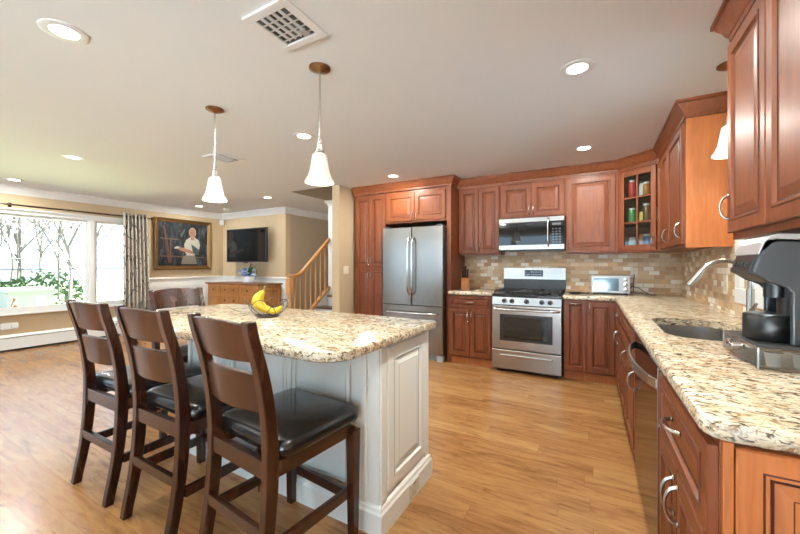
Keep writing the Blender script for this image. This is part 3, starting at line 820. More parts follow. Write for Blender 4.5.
m.build('wire_frame', NICKEL, t)
MB().box(.004, TW, .003, .005, .006, TH - .006).build('mesh_side', MESH, t)
MB().box(.004, TW, TL - .001, TL + .001, .006, TH - .006).build('mesh_side', MESH, t)
MB().box(.003, .005, .006, TL - .004, .006, TH - .006).build('drawer_front', MESH, t)
MB().tube([(.002, .12, .05), (-.016, .135, .042), (-.018, .18, .034), (-.016, .225, .042), (.002, .24, .05)], [.006, .012, .014, .012, .006], 10).build('handle', CHROME, t, smooth=True)
MB().box(.006, TW - .003, .008, TL - .006, TH - .006, TH - .001).build('top_mat', plain('rubber_mat', (.03, .03, .032), .6), t)
MB().box(.006, TW - .003, .008, TL - .006, .0045, .007).build('bottom_mesh', MESH, t)
CUP = plain('pod_white', (.78, .78, .76), .4); FOIL = plain('pod_foil', (.7, .7, .68), .25, .8)
for i, (x, y) in enumerate(((.05, .04), (.115, .045), (.18, .04), (.245, .045))):
    k = thing('coffee_pod', ('white coffee pod nearest the corner of the wire drawer', 'white coffee pod second from the wire drawer corner', 'white coffee pod third from the wire drawer corner', 'white coffee pod fourth from the wire drawer corner')[i], 'coffee pod', (.435 + x, 1.50 + y, .922), 0, 'pods in the wire drawer')
    MB().lathe([(.017, 0), (.022, .038), (.0245, .04), (.0245, .043)], seg=16).build('cup', CUP, k, smooth=True)
    MB().lathe([(.0235, .0432), (.0235, .0442)], seg=16).build('foil_lid', FOIL, k)
# coffee machine, front towards -x
CZ = .9145 + TH
t = thing('coffee_machine', 'black and silver single-cup coffee machine on the wire pod drawer', 'coffee machine', (.0, 1.575, CZ))
CWD = .225
def pz(p): return [(x, z - CZ) for x, z in p]
side = pz([(.538, CZ + .001), (.538, 1.150), (.525, 1.168), (.487, 1.185), (.446, 1.217), (.466, 1.285), (.480, 1.313), (.505, 1.318), (.74, 1.308), (.765, 1.27), (.765, CZ + .001)])
for y0 in (0, CWD - .02): MB().prism(side, 'y', y0, y0 + .02).build('side_panel', GREYB, t, bevel=.006, seg=3)
core = pz([(.60, CZ + .001), (.60, 1.295), (.735, 1.295), (.75, 1.26), (.75, CZ + .001)])
MB().prism(core, 'y', .0205, CWD - .0205).build('body', BLACK, t)
MB().prism(pz([(.457, 1.2745), (.470, 1.312), (.484, 1.332), (.51, 1.340), (.745, 1.328), (.772, 1.30), (.762, 1.292), (.738, 1.312), (.506, 1.3225), (.479, 1.318), (.463, 1.2735)]), 'y', -.004, CWD + .004).build('lid', SILVER, t, bevel=.004, seg=3)
hd = MB().prism(pz([(.439, 1.216), (.459, 1.272), (.476, 1.309), (.599, 1.294), (.599, 1.16), (.53, 1.172), (.485, 1.188)]), 'y', .0205, CWD - .0205).build('brew_head', BLACK, t, bevel=.005)
for y in (.055, .09, .13, .165):
    q = MB().lathe([(.010, 0), (.010, .004), (.007, .005)], (0, 0, 0), 14)
    q.xf(Matrix.Translation((.4475, y, 1.243 - CZ)) @ Matrix.Rotation(-PI*.39, 4, 'Y')); q.build('button', GREYB, hd, smooth=True)
MB().cyl((.535, CWD/2, 1.185 - CZ), (.535, CWD/2, 1.13 - CZ), .03, 18).build('nozzle', BLACK, hd, smooth=True)
MB().cyl((.585, CWD/2, .005), (.585, CWD/2, 1.17 - CZ), .045, 20).build('column', BLACK, t, smooth=True)
MB().lathe([(.064, .001), (.068, .008), (.068, .083), (.065, .088)], (.520, CWD/2, 0), 32).build('drip_tray', BLACK, t, smooth=True)
MB().lathe([(.060, .0885), (.060, .091), (.0, .091)], (.520, CWD/2, 0), 32).build('drip_plate', plain('drip_steel', (.25, .25, .26), .3, .9), t, smooth=True)

# ------------------------------------------------------------------ island
IX0, IX1, IY0, IY1 = -2.40, -.872, 1.368, 1.885
t = thing('kitchen_island', 'cream painted kitchen island with raised panels', 'island', (0, 0, 0))
MB().box(IX0, IX1, IY0, IY1, 0, .873).build('body', CREAM, t, bevel=.002)
BP = [(0, 0), (.022, 0), (.022, .098), (.016, .108), (.014, .122), (.004, .132), (0, .134)]
MB().sweep([(IX0, IY1), (IX1, IY1), (IX1, IY0), (IX0, IY0), (IX0, IY1 - .001)][::-1][::-1], BP)
b = MB(); b.sweep([(IX0, IY0), (IX0, IY1), (IX1, IY1), (IX1, IY0), (IX0 + .001, IY0)], [(-o, z) for o, z in BP][::-1]); b.build('baseboard', CREAM, t)
# end panel (faces +x)
GL = plain('cream_glaze', (.52, .51, .46), .5)  # darker cream for the panel grooves
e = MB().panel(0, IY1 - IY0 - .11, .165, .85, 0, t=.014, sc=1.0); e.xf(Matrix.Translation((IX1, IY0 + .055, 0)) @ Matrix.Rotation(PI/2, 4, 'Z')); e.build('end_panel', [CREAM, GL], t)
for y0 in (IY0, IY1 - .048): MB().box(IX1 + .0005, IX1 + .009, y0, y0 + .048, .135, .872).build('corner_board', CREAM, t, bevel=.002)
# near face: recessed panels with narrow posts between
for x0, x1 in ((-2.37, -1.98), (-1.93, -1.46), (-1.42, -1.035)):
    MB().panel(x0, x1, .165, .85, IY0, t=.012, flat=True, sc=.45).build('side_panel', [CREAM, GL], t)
for x0, x1 in ((-1.975, -1.935), (-1.455, -1.425), (-1.025, -.94)):
    MB().box(x0, x1, IY0 - .014, IY0, .135, .872).build('pilaster', CREAM, t, bevel=.004)
MB().box(-.93, IX1, IY0 - .008, IY0, .135, .872).build('corner_board', CREAM, t, bevel=.002)
tag(slab('island_worktop', rrect(-2.76, -.815, .985, 1.915, [.30, .14, .03, .16], 8), .874, .914, GRANITE), 'speckled granite worktop with rounded corners on the cream island', 'worktop')
plate('wall_outlet', 'ivory outlet set low in the baseboard of the cream island', (IX1 + .0225, 1.67, .062), PI/2, .105, .068)
# ------------------------------------------------------------------ stools
def stool(label):
    t = thing('bar_stool', label, 'stool', (0, 0, 0), 0, 'wooden bar stools around the island')
    hw = .212; z1 = 1.045
    prof = [(-.016, 0), (.020, .16), (.042, .34), (.052, .52), (.046, .66), (.018, .84), (-.042, z1)]
    def curve(z):
        for (a, za), (b_, zb) in zip(prof, prof[1:]):
            if za <= z <= zb:
                k = (z - za)/(zb - za); return a + (b_ - a)*k
        return prof[-1][0]
    for s in (-1, 1):
        m = MB(); x0, x1 = (s*hw - .0, s*(hw - .038)); x0, x1 = min(x0, x1), max(x0, x1)
        rings = []
        for i in range(25):
            z = z1 * i/24
            # smooth curve by averaging
            y = (curve(max(0, z - .06)) + curve(z) + curve(min(z1, z + .06))) / 3
            d = .052 - .012 * abs(z - .5)/.5
            rings.append([(x0, y - d/2, z), (x1, y - d/2, z), (x1, y + d/2, z), (x0, y + d/2, z)])
        m.loft(rings); m.build('leg', STOOL, t, bevel=.004)
        m = MB(); xc = s*(hw + .005)
        m.loft([[(xc - q, .462 - q, z), (xc + q, .462 - q, z), (xc + q, .462 + q, z), (xc - q, .462 + q, z)] for z, q in ((0, .018), (.50, .024))]); m.build('leg', STOOL, t, bevel=.003)
        m = MB(); m.box(s*(hw - .006) - .011, s*(hw - .006) + .011, .05, .445, .195, .24); m.build('stretcher', STOOL, t, bevel=.003)
    MB().box(-hw + .03, hw - .03, .012, .036, .25, .295).build('stretcher', STOOL, t, bevel=.003)
    MB().box(-hw + .04, hw - .04, .452, .474, .165, .21).build('stretcher', STOOL, t, bevel=.003)
    m = MB(); m.box(-hw + .037, hw - .037, .030, .056, .462, .530).box(-hw + .03, hw - .03, .452, .478, .47, .530)
    for s in (-1, 1): m.box(s*(hw - .006) - .012, s*(hw - .006) + .012, .066, .444, .47, .530)
    m.build('seat_frame', STOOL, t, bevel=.003)
    for za, zb in ((.895, 1.035), (.705, .85)):
        m = MB(); n = 12; rings = []
        for i in range(n + 1):
            u = -1 + 2*i/n; x = u*(hw - .036); bow = -.030*(1 - u*u)
            ya = curve(za) + bow; yb = curve(zb) + bow
            ar = .012*(1 - u*u)
            rings.append([(x, ya - .010, za), (x, ya + .010, za), (x, yb + .010, zb + (ar if za > .8 else ar*.6)), (x, yb - .010, zb + (ar if za > .8 else ar*.6))])
        m.loft(rings); m.build('back_rail', STOOL, t, bevel=.004, smooth=True)
    # padded seat
    pl = [(-hw - .005 + .03, .045), (hw + .005 - .03, .045), (hw + .01, .10), (hw + .012, .46), (hw - .02, .488), (-hw + .02, .488), (-hw - .012, .46), (-hw - .01, .10)]
    m = MB(); cx_, cy_ = 0, .27
    def rg(k, z): return [(cx_ + (x - cx_)*k, cy_ + (y - cy_)*k, z) for x, y in rrect(-hw - .028, hw + .028, .07, .50, .05, 6)]
    m.loft([rg(.955, .5305), rg(.985, .538), rg(1.0, .552), rg(.995, .570), rg(.965, .586), rg(.90, .597), rg(.76, .605), rg(.5, .611), rg(.2, .613)])
    m.build('seat', LEATHER, t, smooth=True)
    return t
s0 = stool('nearest brown bar stool beside the island pilaster')
spots = [(-1.228, .852, -.10, None), (-1.825, .86, -.01, 'middle brown bar stool of the row along the island'), (-2.395, .86, .0, 'far left brown bar stool nearest the window in the row'), (-2.99, 1.63, -PI/2, 'brown bar stool alone at the far end of the island')]
for i, (x, y, rz, lb) in enumerate(spots):
    o = s0 if i == 0 else copy_tree(s0)
    o.location = (x, y, 0); o.rotation_euler = (0, 0, rz)
    if lb: o['label'] = lb
# ------------------------------------------------------------------ fruit bowl
BX, BY, BZ = -1.82, 1.54, .9145
t = thing('fruit_bowl', 'looped wire fruit bowl on the island worktop', 'bowl', (BX, BY, BZ))
WIRE = plain('bowl_wire', (.10, .085, .075), .35, .8)
def loop(fn, n=28): return [fn(2*PI*k/n) for k in range(n)]
MB().tube(loop(lambda a: (.065*math.cos(a), .065*math.sin(a), .004)), .004, 8, True).build('base_ring', WIRE, t, smooth=True)
for k in range(6):
    a0 = k*PI/3
    def petal(a, a0=a0):
        r = .080 + .056*math.cos(a); s_ = .070*math.sin(a)
        z = .008 + .105*max(0, (r - .024)/.112)**1.5
        return (r*math.cos(a0) - s_*math.sin(a0), r*math.sin(a0) + s_*math.cos(a0), z)
    MB().tube(loop(petal), .0024, 7, True).build('wire_loop', WIRE, t, smooth=True)
YEL = plain('banana_yellow', (.80, .56, .03), .45); STEM = plain('banana_stem', (.22, .17, .04), .6)
def banana(parent, pts, r=.019):
    pts = [Vector(p) for p in pts]; n = len(pts)
    rr = [r*max(.28, 1 - abs(2*i/(n - 1) - 1)**3.5*.75) for i in range(n)]
    o = MB().tube(pts, rr, 9).build('banana', YEL, parent, smooth=True)
    d = (pts[-1] - pts[-2]).normalized()
    MB().tube([pts[-1], pts[-1] + d*.008], [.005, .004], 6).build('banana_tip', STEM, o)
    return o
t = thing('banana_bunch', 'bunch of ripe yellow bananas standing in the wire bowl', 'bananas', (BX, BY, BZ))
for a0, b_ in ((3.05, .050), (3.45, .060), (3.95, .060), (4.4, .05)):
    d = Vector((math.cos(a0), math.sin(a0), 0)); pts = []
    for i in range(12):
        q = i/11
        pts.append(Vector((-.022, -.012, .165)) + d*(b_*1.15*math.sin(PI*min(q, 1)*.86)) + Vector((.05*q*q, .02*q*q, -.138*q)))
    banana(t, pts, .0185)
MB().tube([(-.022, -.012, .158), (-.020, -.012, .178), (-.012, -.012, .192)], [.010, .008, .007], 8).build('stem', STEM, t, smooth=True)
bt = banana(None, [(BX + .025 + .075*q, BY - .035 + .055*q, BZ + .036 + .035*(2*q - 1)**2) for q in [i/11 for i in range(12)]], .019)
tag(bt, 'single yellow banana lying at the right side of the wire bowl', 'banana')

# ------------------------------------------------------------------ ceiling things
def downlight(x, y, label, power=LAMP):
    t = thing('recessed_light', label, 'ceiling light', (x, y, CE), 0, 'recessed ceiling lights')
    MB().lathe([(.056, -.0005), (.056, -.004), (.085, -.006), (.094, -.003), (.094, -.0005)], seg=32, caps=False).build('trim_ring', WHITE, t, smooth=True)
    MB().lathe([(.0, -.002), (.056, -.002)], seg=32, caps=False).build('lens', GLOW, t)
    l = bpy.data.lights.new('recessed_lamp', 'AREA'); l.shape = 'DISK'; l.size = .12; l.energy = power; l.color = (1, .92, .80)
    lo = bpy.data.objects.new('recessed_lamp', l); COL.objects.link(lo); lo.parent = t; lo.location = (0, 0, -.008)
for x, y, lb in ((-2.27, .70, 'recessed ceiling light nearest the camera above the near stools'), (-4.83, 1.56, 'recessed ceiling light midway to the big window'), (-6.80, 1.59, 'recessed ceiling light closest to the big window'),
                 (-.10, 2.28, 'recessed ceiling light over the floor before the sink'), (-2.26, 2.30, 'recessed ceiling light between the two hanging pendants'), (-.11, 3.87, 'recessed ceiling light in front of the single wall cabinet'),
                 (-2.28, 3.89, 'recessed ceiling light in front of the refrigerator cabinet'), (-6.72, 4.05, 'recessed ceiling light above the chef portrait'), (-4.86, 4.10, 'recessed ceiling light in front of the stair railing')):
    downlight(x, y, lb)
for x, y in ((-4.83, -1.0), (-2.27, -1.0), (-.1, .70)):
    downlight(x, y, 'recessed ceiling light behind the camera')
st = thing('stair_light', 'flush ceiling light at the top of the stairwell', 'ceiling light', (-3.75, 4.9, 4.6))  # added lamp, out of view, to brighten the dim stairs
MB().lathe([(.14, -.001), (.14, -.03), (.10, -.06), (.0, -.07)], seg=28).build('dome', GLOW, st, smooth=True)
l = bpy.data.lights.new('stair_lamp', 'POINT'); l.energy = 4; l.color = (1, .92, .80); l.shadow_soft_size = .1
lo = bpy.data.objects.new('stair_lamp', l); COL.objects.link(lo); lo.parent = st; lo.location = (0, 0, -.2)
def pendant(x, y, drop, label, top=None):
    t = thing('pendant_lamp', label, 'pendant lamp', (x, y, CE), 0, 'bell shaped pendant lamps')
    MB().lathe([(.062, -.0005), (.062, -.006), (.045, -.016), (.015, -.024), (.008, -.03)], seg=28).build('canopy', BRASS, t, smooth=True)
    zb = -drop
    MB().cyl((0, 0, -.028), (0, 0, zb + .27), .0060, 10).build('rod', NICKEL, t, smooth=True)
    MB().lathe([(.007, zb + .275), (.013, zb + .235), (.010, zb + .228), (.016, zb + .222), (.017, zb + .19), (.026, zb + .185), (.029, zb + .165)], seg=20).build('socket', NICKEL, t, smooth=True)
    pr = [(.030, zb + .168), (.040, zb + .160), (.045, zb + .135), (.050, zb + .10), (.058, zb + .06), (.070, zb + .028), (.081, zb + .012), (.084, zb)]
    m = MB(); m.lathe(pr + [(r - .003, z + .0005) for r, z in pr[::-1]], seg=32, caps=False); m.build('lamp_shade', SHADE, t, smooth=True)
    MB().ball((0, 0, zb + .085), .027, 14, sc=(1, 1, 1.25)).build('bulb', plain('bulb_glow', (1, .9, .75), .5, emit=(1, .85, .6), es=5), t, smooth=True)
    l = bpy.data.lights.new('pendant_bulb', 'POINT'); l.energy = PEND; l.color = (1, .80, .55); l.shadow_soft_size = .03
    lo = bpy.data.objects.new('pendant_bulb', l); COL.objects.link(lo); lo.parent = t; lo.location = (0, 0, zb + .035)
    return t
pendant(-1.40, 1.55, .665, 'bell glass pendant lamp above the right half of the island')
pendant(-2.44, 1.585, .67, 'bell glass pendant lamp above the far left half of the island')
pendant(.662, 2.66, .515, 'bell glass pendant lamp at the window over the sink')
def vent(x0, x1, y0, y1, label):
    t = thing('ceiling_vent', label, 'vent', ((x0+x1)/2, (y0+y1)/2, CE), 0, 'ceiling air vents')
    w, h = (x1 - x0)/2, (y1 - y0)/2; b_ = .042
    m = MB(); z0, z1 = -.012, -.0005
    m.box(-w, w, -h, -h + b_, z0, z1).box(-w, w, h - b_, h, z0, z1).box(-w, -w + b_, -h + b_, h - b_, z0, z1).box(w - b_, w, -h + b_, h - b_, z0, z1)
    m.build('frame', WHITE, t, bevel=.003)
    MB().box(-w + b_, w - b_, -h + b_, h - b_, -.0025, -.001).build('backing', plain('vent_dark', (.05, .05, .05), .8), t)
    iw, ih = w - b_, h - b_
    for k in range(1, 5):
        q = MB(); y = -ih + 2*ih*k/9 * 1.9
        a = .7
        q.loft([[(x, y - .009, -.0135), (x, y - .007, -.0135), (x, y + .011, -.0035), (x, y + .009, -.0035)] for x in (-iw, iw)]); q.build('slat', WHITE, t)
    for k in range(1, 5):
        q = MB(); x = -iw + 2*iw*k/5
        q.loft([[(x - .005, y, -.0125), (x - .003, y, -.0125), (x + .005, y, -.0035), (x + .003, y, -.0035)] for y in (-ih, ih*.8)]); q.build('vane', WHITE, t)
    MB().box(iw*.35, iw*.75, ih*.45, ih*.85, -.014, -.003).build('damper', SILVER, t)
vent(-1.428, -1.155, 1.058, 1.342, 'square white ceiling vent nearest the camera')
vent(-3.60, -3.32, 2.20, 2.52, 'white ceiling vent behind the left pendant')
t = thing('smoke_detector', 'round white smoke detector on the ceiling near the portrait', 'smoke detector', (-6.58, 4.53, CE))
MB().lathe([(.07, -.0005), (.07, -.012), (.06, -.016)], seg=24).build('base', WHITE, t, smooth=True)
MB().lathe([(.058, -.0165), (.055, -.032), (.03, -.04), (.0, -.041)], seg=24).build('cover', WHITE, t, smooth=True)

# ------------------------------------------------------------------ living room
# curtain and rod
m = MB(); n = 72; rings = []
for z in (.12, .6, 1.1, 1.6, 2.0, 2.16):
    rings.append([(-7.26 + (.045 + .012*math.sin(z*2))*math.sin(2*PI*6.5*i/n), 3.02 + (.37 + .05*(1 - z/2.2))*i/n, z) for i in range(n + 1)])
m.loft(rings, closed=False, caps=False)
t = thing('curtain', 'beige curtain with dark branch pattern at the right of the window', 'curtain', (0, 0, 0))
o = m.build('fabric', CURT, t, smooth=True); md = o.modifiers.new('thick', 'SOLIDIFY'); md.thickness = .004
for k in range(6):
    y = 3.05 + k*.062
    MB().tube([(-7.26 + .03*math.cos(a*PI/8), y, 2.10 + .03*math.sin(a*PI/8)) for a in range(16)], .004, 6, True).build('grommet', BRONZE, t, smooth=True)
t = thing('curtain_rod', 'dark bronze curtain rod above the big window', 'curtain rod', (0, 0, 0))
MB().cyl((-7.26, -.4, 2.10), (-7.26, 3.46, 2.10), .0125, 12).build('rod', BRONZE, t, smooth=True)
for y in (-.42, 3.48): MB().ball((-7.26, y, 2.10), .03, 12).build('finial', BRONZE, t, smooth=True)
for y in (-.3, 1.68, 3.43): MB().cyl((-7.399, y, 2.10), (-7.26, y, 2.10), .008, 8).box(-7.3995, -7.39, y - .02, y + .02, 2.06, 2.14).build('bracket', BRONZE, t)
# baseboard heater and small wall device
t = thing('baseboard_heater', 'long white baseboard heater under the big window', 'heater', (0, 0, 0))
MB().prism([(XL + .0005, .03), (XL + .07, .03), (XL + .07, .19), (XL + .05, .215), (XL + .0005, .235)], 'y', -1.5, 3.02).build('cover', WHITE, t, bevel=.003)
MB().box(XL + .066, XL + .072, -1.48, 3.0, .192, .20).build('slot', BLACK, t)
MB().box(XL + .0005, XL + .074, 3.02, 3.06, .0, .24).build('end_cap', WHITE, t, bevel=.003)
MB().box(XL + .02, XL + .06, -1.4, 3.0, 0, .03).build('fin_core', BLACKM, t)
t = thing('plug_in_device', 'small white plug-in device on the wall under the window', 'wall device', (XL + .0005, 1.68, .36), PI/2)
MB().prism(rrect(-.09, .09, -.045, .045, .02, 4), 'y', -.012, 0).build('plate', WHITE, t)
MB().prism(rrect(.01, .08, -.035, .035, .025, 4), 'y', -.04, -.0125).build('plug', WHITE, t, bevel=.006)
# portrait
PY0, PY1, PZ0, PZ1 = 3.565, 4.70, 1.15, 2.165
t = thing('framed_portrait', 'gold framed portrait of a person in white shirt on the left wall', 'painting', (XL, (PY0 + PY1)/2, (PZ0 + PZ1)/2), PI/2)
hw, hh = (PY1 - PY0)/2, (PZ1 - PZ0)/2
R_ = [(0, -.001), (0, -.05), (.015, -.062), (.035, -.055), (.045, -.04), (.06, -.045), (.07, -.03), (.078, -.022)]
m = MB(); m.loft([[(-hw+i, d, -hh+i), (hw-i, d, -hh+i), (hw-i, d, hh-i), (-hw+i, d, hh-i)] for i, d in R_], caps=False); m.build('frame', GOLD, t)
def canvas_mat():
    m, nt, b = nmat('canvas_dark')
    n = noise(nt, coords(nt, (5, 1, 2.0)), 2.2, 5, .6, 1)
    lk(nt, ramp(nt, n, [(.34, (.006, .007, .008)), (.52, (.02, .021, .024)), (.72, (.07, .085, .10))]), b.inputs['Base Color'])
    b.inputs['Roughness'].default_value = .6
    b.inputs['Specular IOR Level'].default_value = .2
    return m
SK = plain('painted_skin', (.26, .13, .075), .5); SH = plain('painted_shirt', (.36, .34, .285), .5); AP = plain('painted_apron', (.15, .125, .10), .45); NV = plain('painted_grey', (.04, .055, .065), .45); RD_ = plain('painted_red', (.07, .022, .015), .45); BRN = plain('painted_brown', (.10, .055, .022), .45); HR = plain('painted_hair', (.30, .25, .2), .45); DKS = plain('painted_dark', (.02, .012, .01), .45)
m = MB(); m.box(-hw + .074, hw - .074, -.020, -.012, -hh + .074, hh - .074, 0)
lay = [0]
def flat(poly, mi):
    lay[0] += 1; y = -.0202 - .00025*lay[0]
    m.face([m.bm.verts.new((x, y, z)) for x, z in poly], mi)
def ell(cx_, cz_, rx, rz_, n=20, rot=0): return [(cx_ + rx*math.cos(2*PI*k/n)*math.cos(rot) - rz_*math.sin(2*PI*k/n)*math.sin(rot), cz_ + rx*math.cos(2*PI*k/n)*math.sin(rot) + rz_*math.sin(2*PI*k/n)*math.cos(rot)) for k in range(n)]
flat([(-.40, .36), (-.37, .36), (-.24, -.37), (-.31, -.37)], 5)
flat([(-.455, .12), (-.10, .10), (-.10, .085), (-.455, .10)], 6); flat([(-.27, .10), (-.25, .10), (-.25, -.25), (-.27, -.25)], 6)
flat([(-.455, -.23), (.46, -.25), (.46, -.27), (-.455, -.25)], 6)
flat([(-.08, .20), (.0, .32), (.02, .30), (-.05, .14)], 4)
flat([(-.06, -.40), (-.04, -.28), (.04, -.20), (.22, -.20), (.27, -.40)], 3)
flat([(.02, -.16), (.0, .0), (.04, .10), (.13, .16), (.21, .165), (.30, .10), (.33, .0), (.30, -.13), (.20, -.22), (.06, -.22)], 2)
flat([(-.08, -.09), (-.03, -.06), (.12, -.11), (.24, -.17), (.22, -.20), (.02, -.15), (-.09, -.12)], 1)
flat(ell(-.09, -.08, .055, .03, 14, -.2), 1); flat(ell(-.145, -.065, .05, .022, 12, .3), 2)
flat([(.14, .02), (.30, -.09), (.30, -.22), (.18, -.16)], 4)
flat([(.14, .19), (.20, .19), (.215, .10), (.13, .10)], 1)
flat(ell(.17, .255, .075, .105), 7); flat(ell(.168, .245, .066, .095), 1)
for ex_ in (.145, .19): flat(ell(ex_, .255, .011, .006, 10), 8)
flat([(.16, .25), (.172, .25), (.178, .215), (.155, .215)], 3); flat(ell(.167, .19, .02, .006, 10), 5)
flat([(.135, .205), (.15, .165), (.17, .155), (.19, .165), (.205, .205), (.195, .18), (.17, .17), (.145, .18)], 7)
m.build('canvas', [canvas_mat(), SK, SH, AP, NV, RD_, BRN, HR, DKS], t)
# sensor box in the corner under the crown
tag(MB().box(XL + .03, XL + .10, YT - .10, YT - .04, 2.13, 2.245).box(XL + .0005, XL + .03, YT - .09, YT - .05, 2.16, 2.20).build('motion_sensor', WHITE, bevel=.006), 'small white sensor box in the room corner beneath the crown', 'sensor')
# television
t = thing('television', 'wall mounted black flat television above the pine sideboard', 'television', (-6.275, 4.74, 1.645))
MB().box(-.61, .61, 0, .05, -.345, .345).build('case', BLACK, t, bevel=.006)
MB().box(-.592, .592, -.002, -.0003, -.322, .328).build('screen', SCREEN, t)
MB().box(-.2, .2, .0505, .2590, -.15, .15).build('wall_bracket', BLACKM, t)
MB().box(-.06, .06, -.012, .02, -.362, -.346).build('logo_bar', BLACK, t, bevel=.003)
tag(MB().tube([(-6.24, 4.80, 1.29), (-6.23, 4.93, 1.20), (-6.20, 4.96, 1.10), (-6.22, 4.95, 1.0), (-6.22, 4.93, .93)], .006, 8).build('television_cable', BLACK, smooth=True), 'thin black cable hanging below the television', 'cable')
# sideboard
SX, SYF, SW, SD_, SH_ = -6.96, 4.37, 1.52, .55, .885
t = thing('sideboard', 'pine sideboard with small drawers below the television', 'sideboard', (SX, SYF, 0))
MB().box(0, SW, 0, SD_, .08, SH_ - .03).build('body', PINE, t, bevel=.004)
MB().box(-.04, SW + .04, -.035, SD_ + .01, SH_ - .029, SH_).build('top', PINET, t, bevel=.008)
MB().box(.0, SW, .02, SD_, 0, .0795).build('plinth', PINE, t)
BKN = plain('dark_knob', (.06, .03, .015), .4, .3)
def sb(k, x0, x1, z0, z1, knobs):
    p = MB().panel(x0, x1, z0, z1, -.0005, flat=(k == 'drawer'), t=.018, sc=.55).build(k, [PINE, PINET], t)
    for x, z in knobs: MB().lathe([(.008, -.018), (.008, -.026), (.018, -.032), (.018, -.04), (.01, -.045)], (x, 0, z), 12, 'y').build('knob', BKN, p, smooth=True)
sb('drawer', .04, .42, .68, .83, [(.23, .755)]); sb('drawer', .47, .73, .68, .83, [(.60, .755)]); sb('drawer', .735, .995, .68, .83, [(.865, .755)]); sb('drawer', 1.05, 1.48, .68, .83, [(1.265, .755)])
sb('drawer', .47, .995, .46, .64, [(.60, .55), (.865, .55)]); sb('drawer', .47, .995, .26, .43, [(.60, .345), (.865, .345)])
sb('door', .04, .42, .11, .64, [(.39, .4)]); sb('door', 1.05, 1.48, .11, .64, [(1.08, .4)])
q = MB().panel(0, SD_ - .08, .12, .80, 0, t=.012, flat=True, sc=.7); q.xf(Matrix.Translation((SW + .0005, .04, 0)) @ Matrix.Rotation(PI/2, 4, 'Z')); q.build('side_panel', [PINE, PINET], t)
# flower pot
t = thing('flower_pot', 'white pot of blue flowers on the pine sideboard', 'plant', (-6.0, 4.60, SH_ + .0005)); t.scale = (1.2, 1.2, 1.15)
MB().lathe([(.075, 0), (.10, .02), (.11, .11), (.105, .11), (.09, .10), (.0, .09)], seg=24).build('pot', plain('pot_white', (.78, .79, .80), .3), t, smooth=True)
BLU = plain('petal_blue', (.16, .28, .62), .6); BLU2 = plain('petal_pale', (.50, .62, .85), .6); LEAF = plain('leaf_green', (.03, .10, .03), .5)
m = MB()
for k in range(46):
    a = random.random()*2*PI; r = .03 + .11*random.random(); z = .13 + .14*random.random() - r*.3
    for j in range(5):
        b_ = a + j*2*PI/5
        m.ball((r*math.cos(a) + .015*math.cos(b_), r*math.sin(a) + .015*math.sin(b_), z), .016, 6, sc=(1, 1, .6), mi=k % 2)
m.build('bloom', [BLU, BLU2], t, smooth=True)
m = MB()
for k in range(22):
    a = random.random()*2*PI; r = .05 + .10*random.random(); z = .16 + .17*random.random()
    m.loft([[(.01*math.cos(a), .01*math.sin(a), .09), (.012*math.cos(a+.3), .012*math.sin(a+.3), .09), (.012*math.cos(a+.1), .012*math.sin(a+.1), .095)],
            [(r*.6*math.cos(a-.25), r*.6*math.sin(a-.25), z*.8), (r*.6*math.cos(a+.25), r*.6*math.sin(a+.25), z*.8), (r*.55*math.cos(a), r*.55*math.sin(a), z*.82)],
            [(r*math.cos(a-.02), r*math.sin(a-.02), z), (r*math.cos(a+.02), r*math.sin(a+.02), z), (r*math.cos(a), r*math.sin(a), z+.003)]])
m.build('foliage', LEAF, t)
# ------------------------------------------------------------------ staircase
t = thing('staircase', 'staircase with dark treads, white risers and oak railing', 'stairs', (0, 0, 0))
ST0, RISE, RUN = 4.02, .18, .235
for k in range(9):
    y = ST0 + k*RUN
    MB().box(OX0 + (.031 if k < 3 else .09), OX1 - .001, y, y + RUN - .0005, 0, (k + 1)*RISE - .032).build('riser', WHITE, t)
    MB().box(OX0 + (.031 if k < 3 else .09), OX1 - .001, y - .025, y + RUN - .026, (k + 1)*RISE - .031, (k + 1)*RISE).build('tread', TREAD, t, bevel=.006)
lin = lambda y: .78*(y - 3.79)
MB().prism([(3.98, 0), (4.84, 0), (4.84, lin(4.84)), (3.98, lin(3.98))], 'x', OX0, OX0 + .03).build('stringer', WHITE, t)
MB().prism([(3.99, lin(3.99) + .001), (4.84, lin(4.84) + .001), (4.84, lin(4.84) + .05), (3.99, lin(3.99) + .05)], 'x', OX0 - .02, OX0 + .045).build('shoe_rail', OAKH, t, bevel=.004)
rail = lambda y: 1.07 if y < 4.06 else 1.07 + .87*(y - 4.10) if y > 4.14 else 1.07 + .01*(y - 4.06)/.08
pts = [(OX0 + .01, y, z) for y, z in ((3.90, 1.062), (3.97, 1.068), (4.06, 1.072), (4.13, 1.09), (4.22, 1.155), (4.35, 1.27), (4.60, 1.486), (4.84, 1.695))]
hr = MB(); hr.loft([[(x - .032, y, z - .028), (x + .032, y, z - .028), (x + .034, y, z + .008), (x + .02, y, z + .028), (x - .02, y, z + .028), (x - .034, y, z + .008)] for x, y, z in pts]); hr.build('handrail', OAKH, t, smooth=True)
def rz_at(y):
    for (_, a, za), (_, b_, zb) in zip(pts, pts[1:]):
        if a <= y <= b_: return za + (zb - za)*(y - a)/(b_ - a)
    return pts[-1][2]
def turned(x, y, z0, z1, r, name, mat):
    h = z1 - z0
    MB().lathe([(r, z0), (r, z0 + .22*h), (r*.65, z0 + .25*h), (r*1.05, z0 + .3*h), (r*.8, z0 + .5*h), (r*.55, z0 + .9*h), (r*.6, z1)], (x, y, 0), 12).build(name, mat, t, smooth=True)
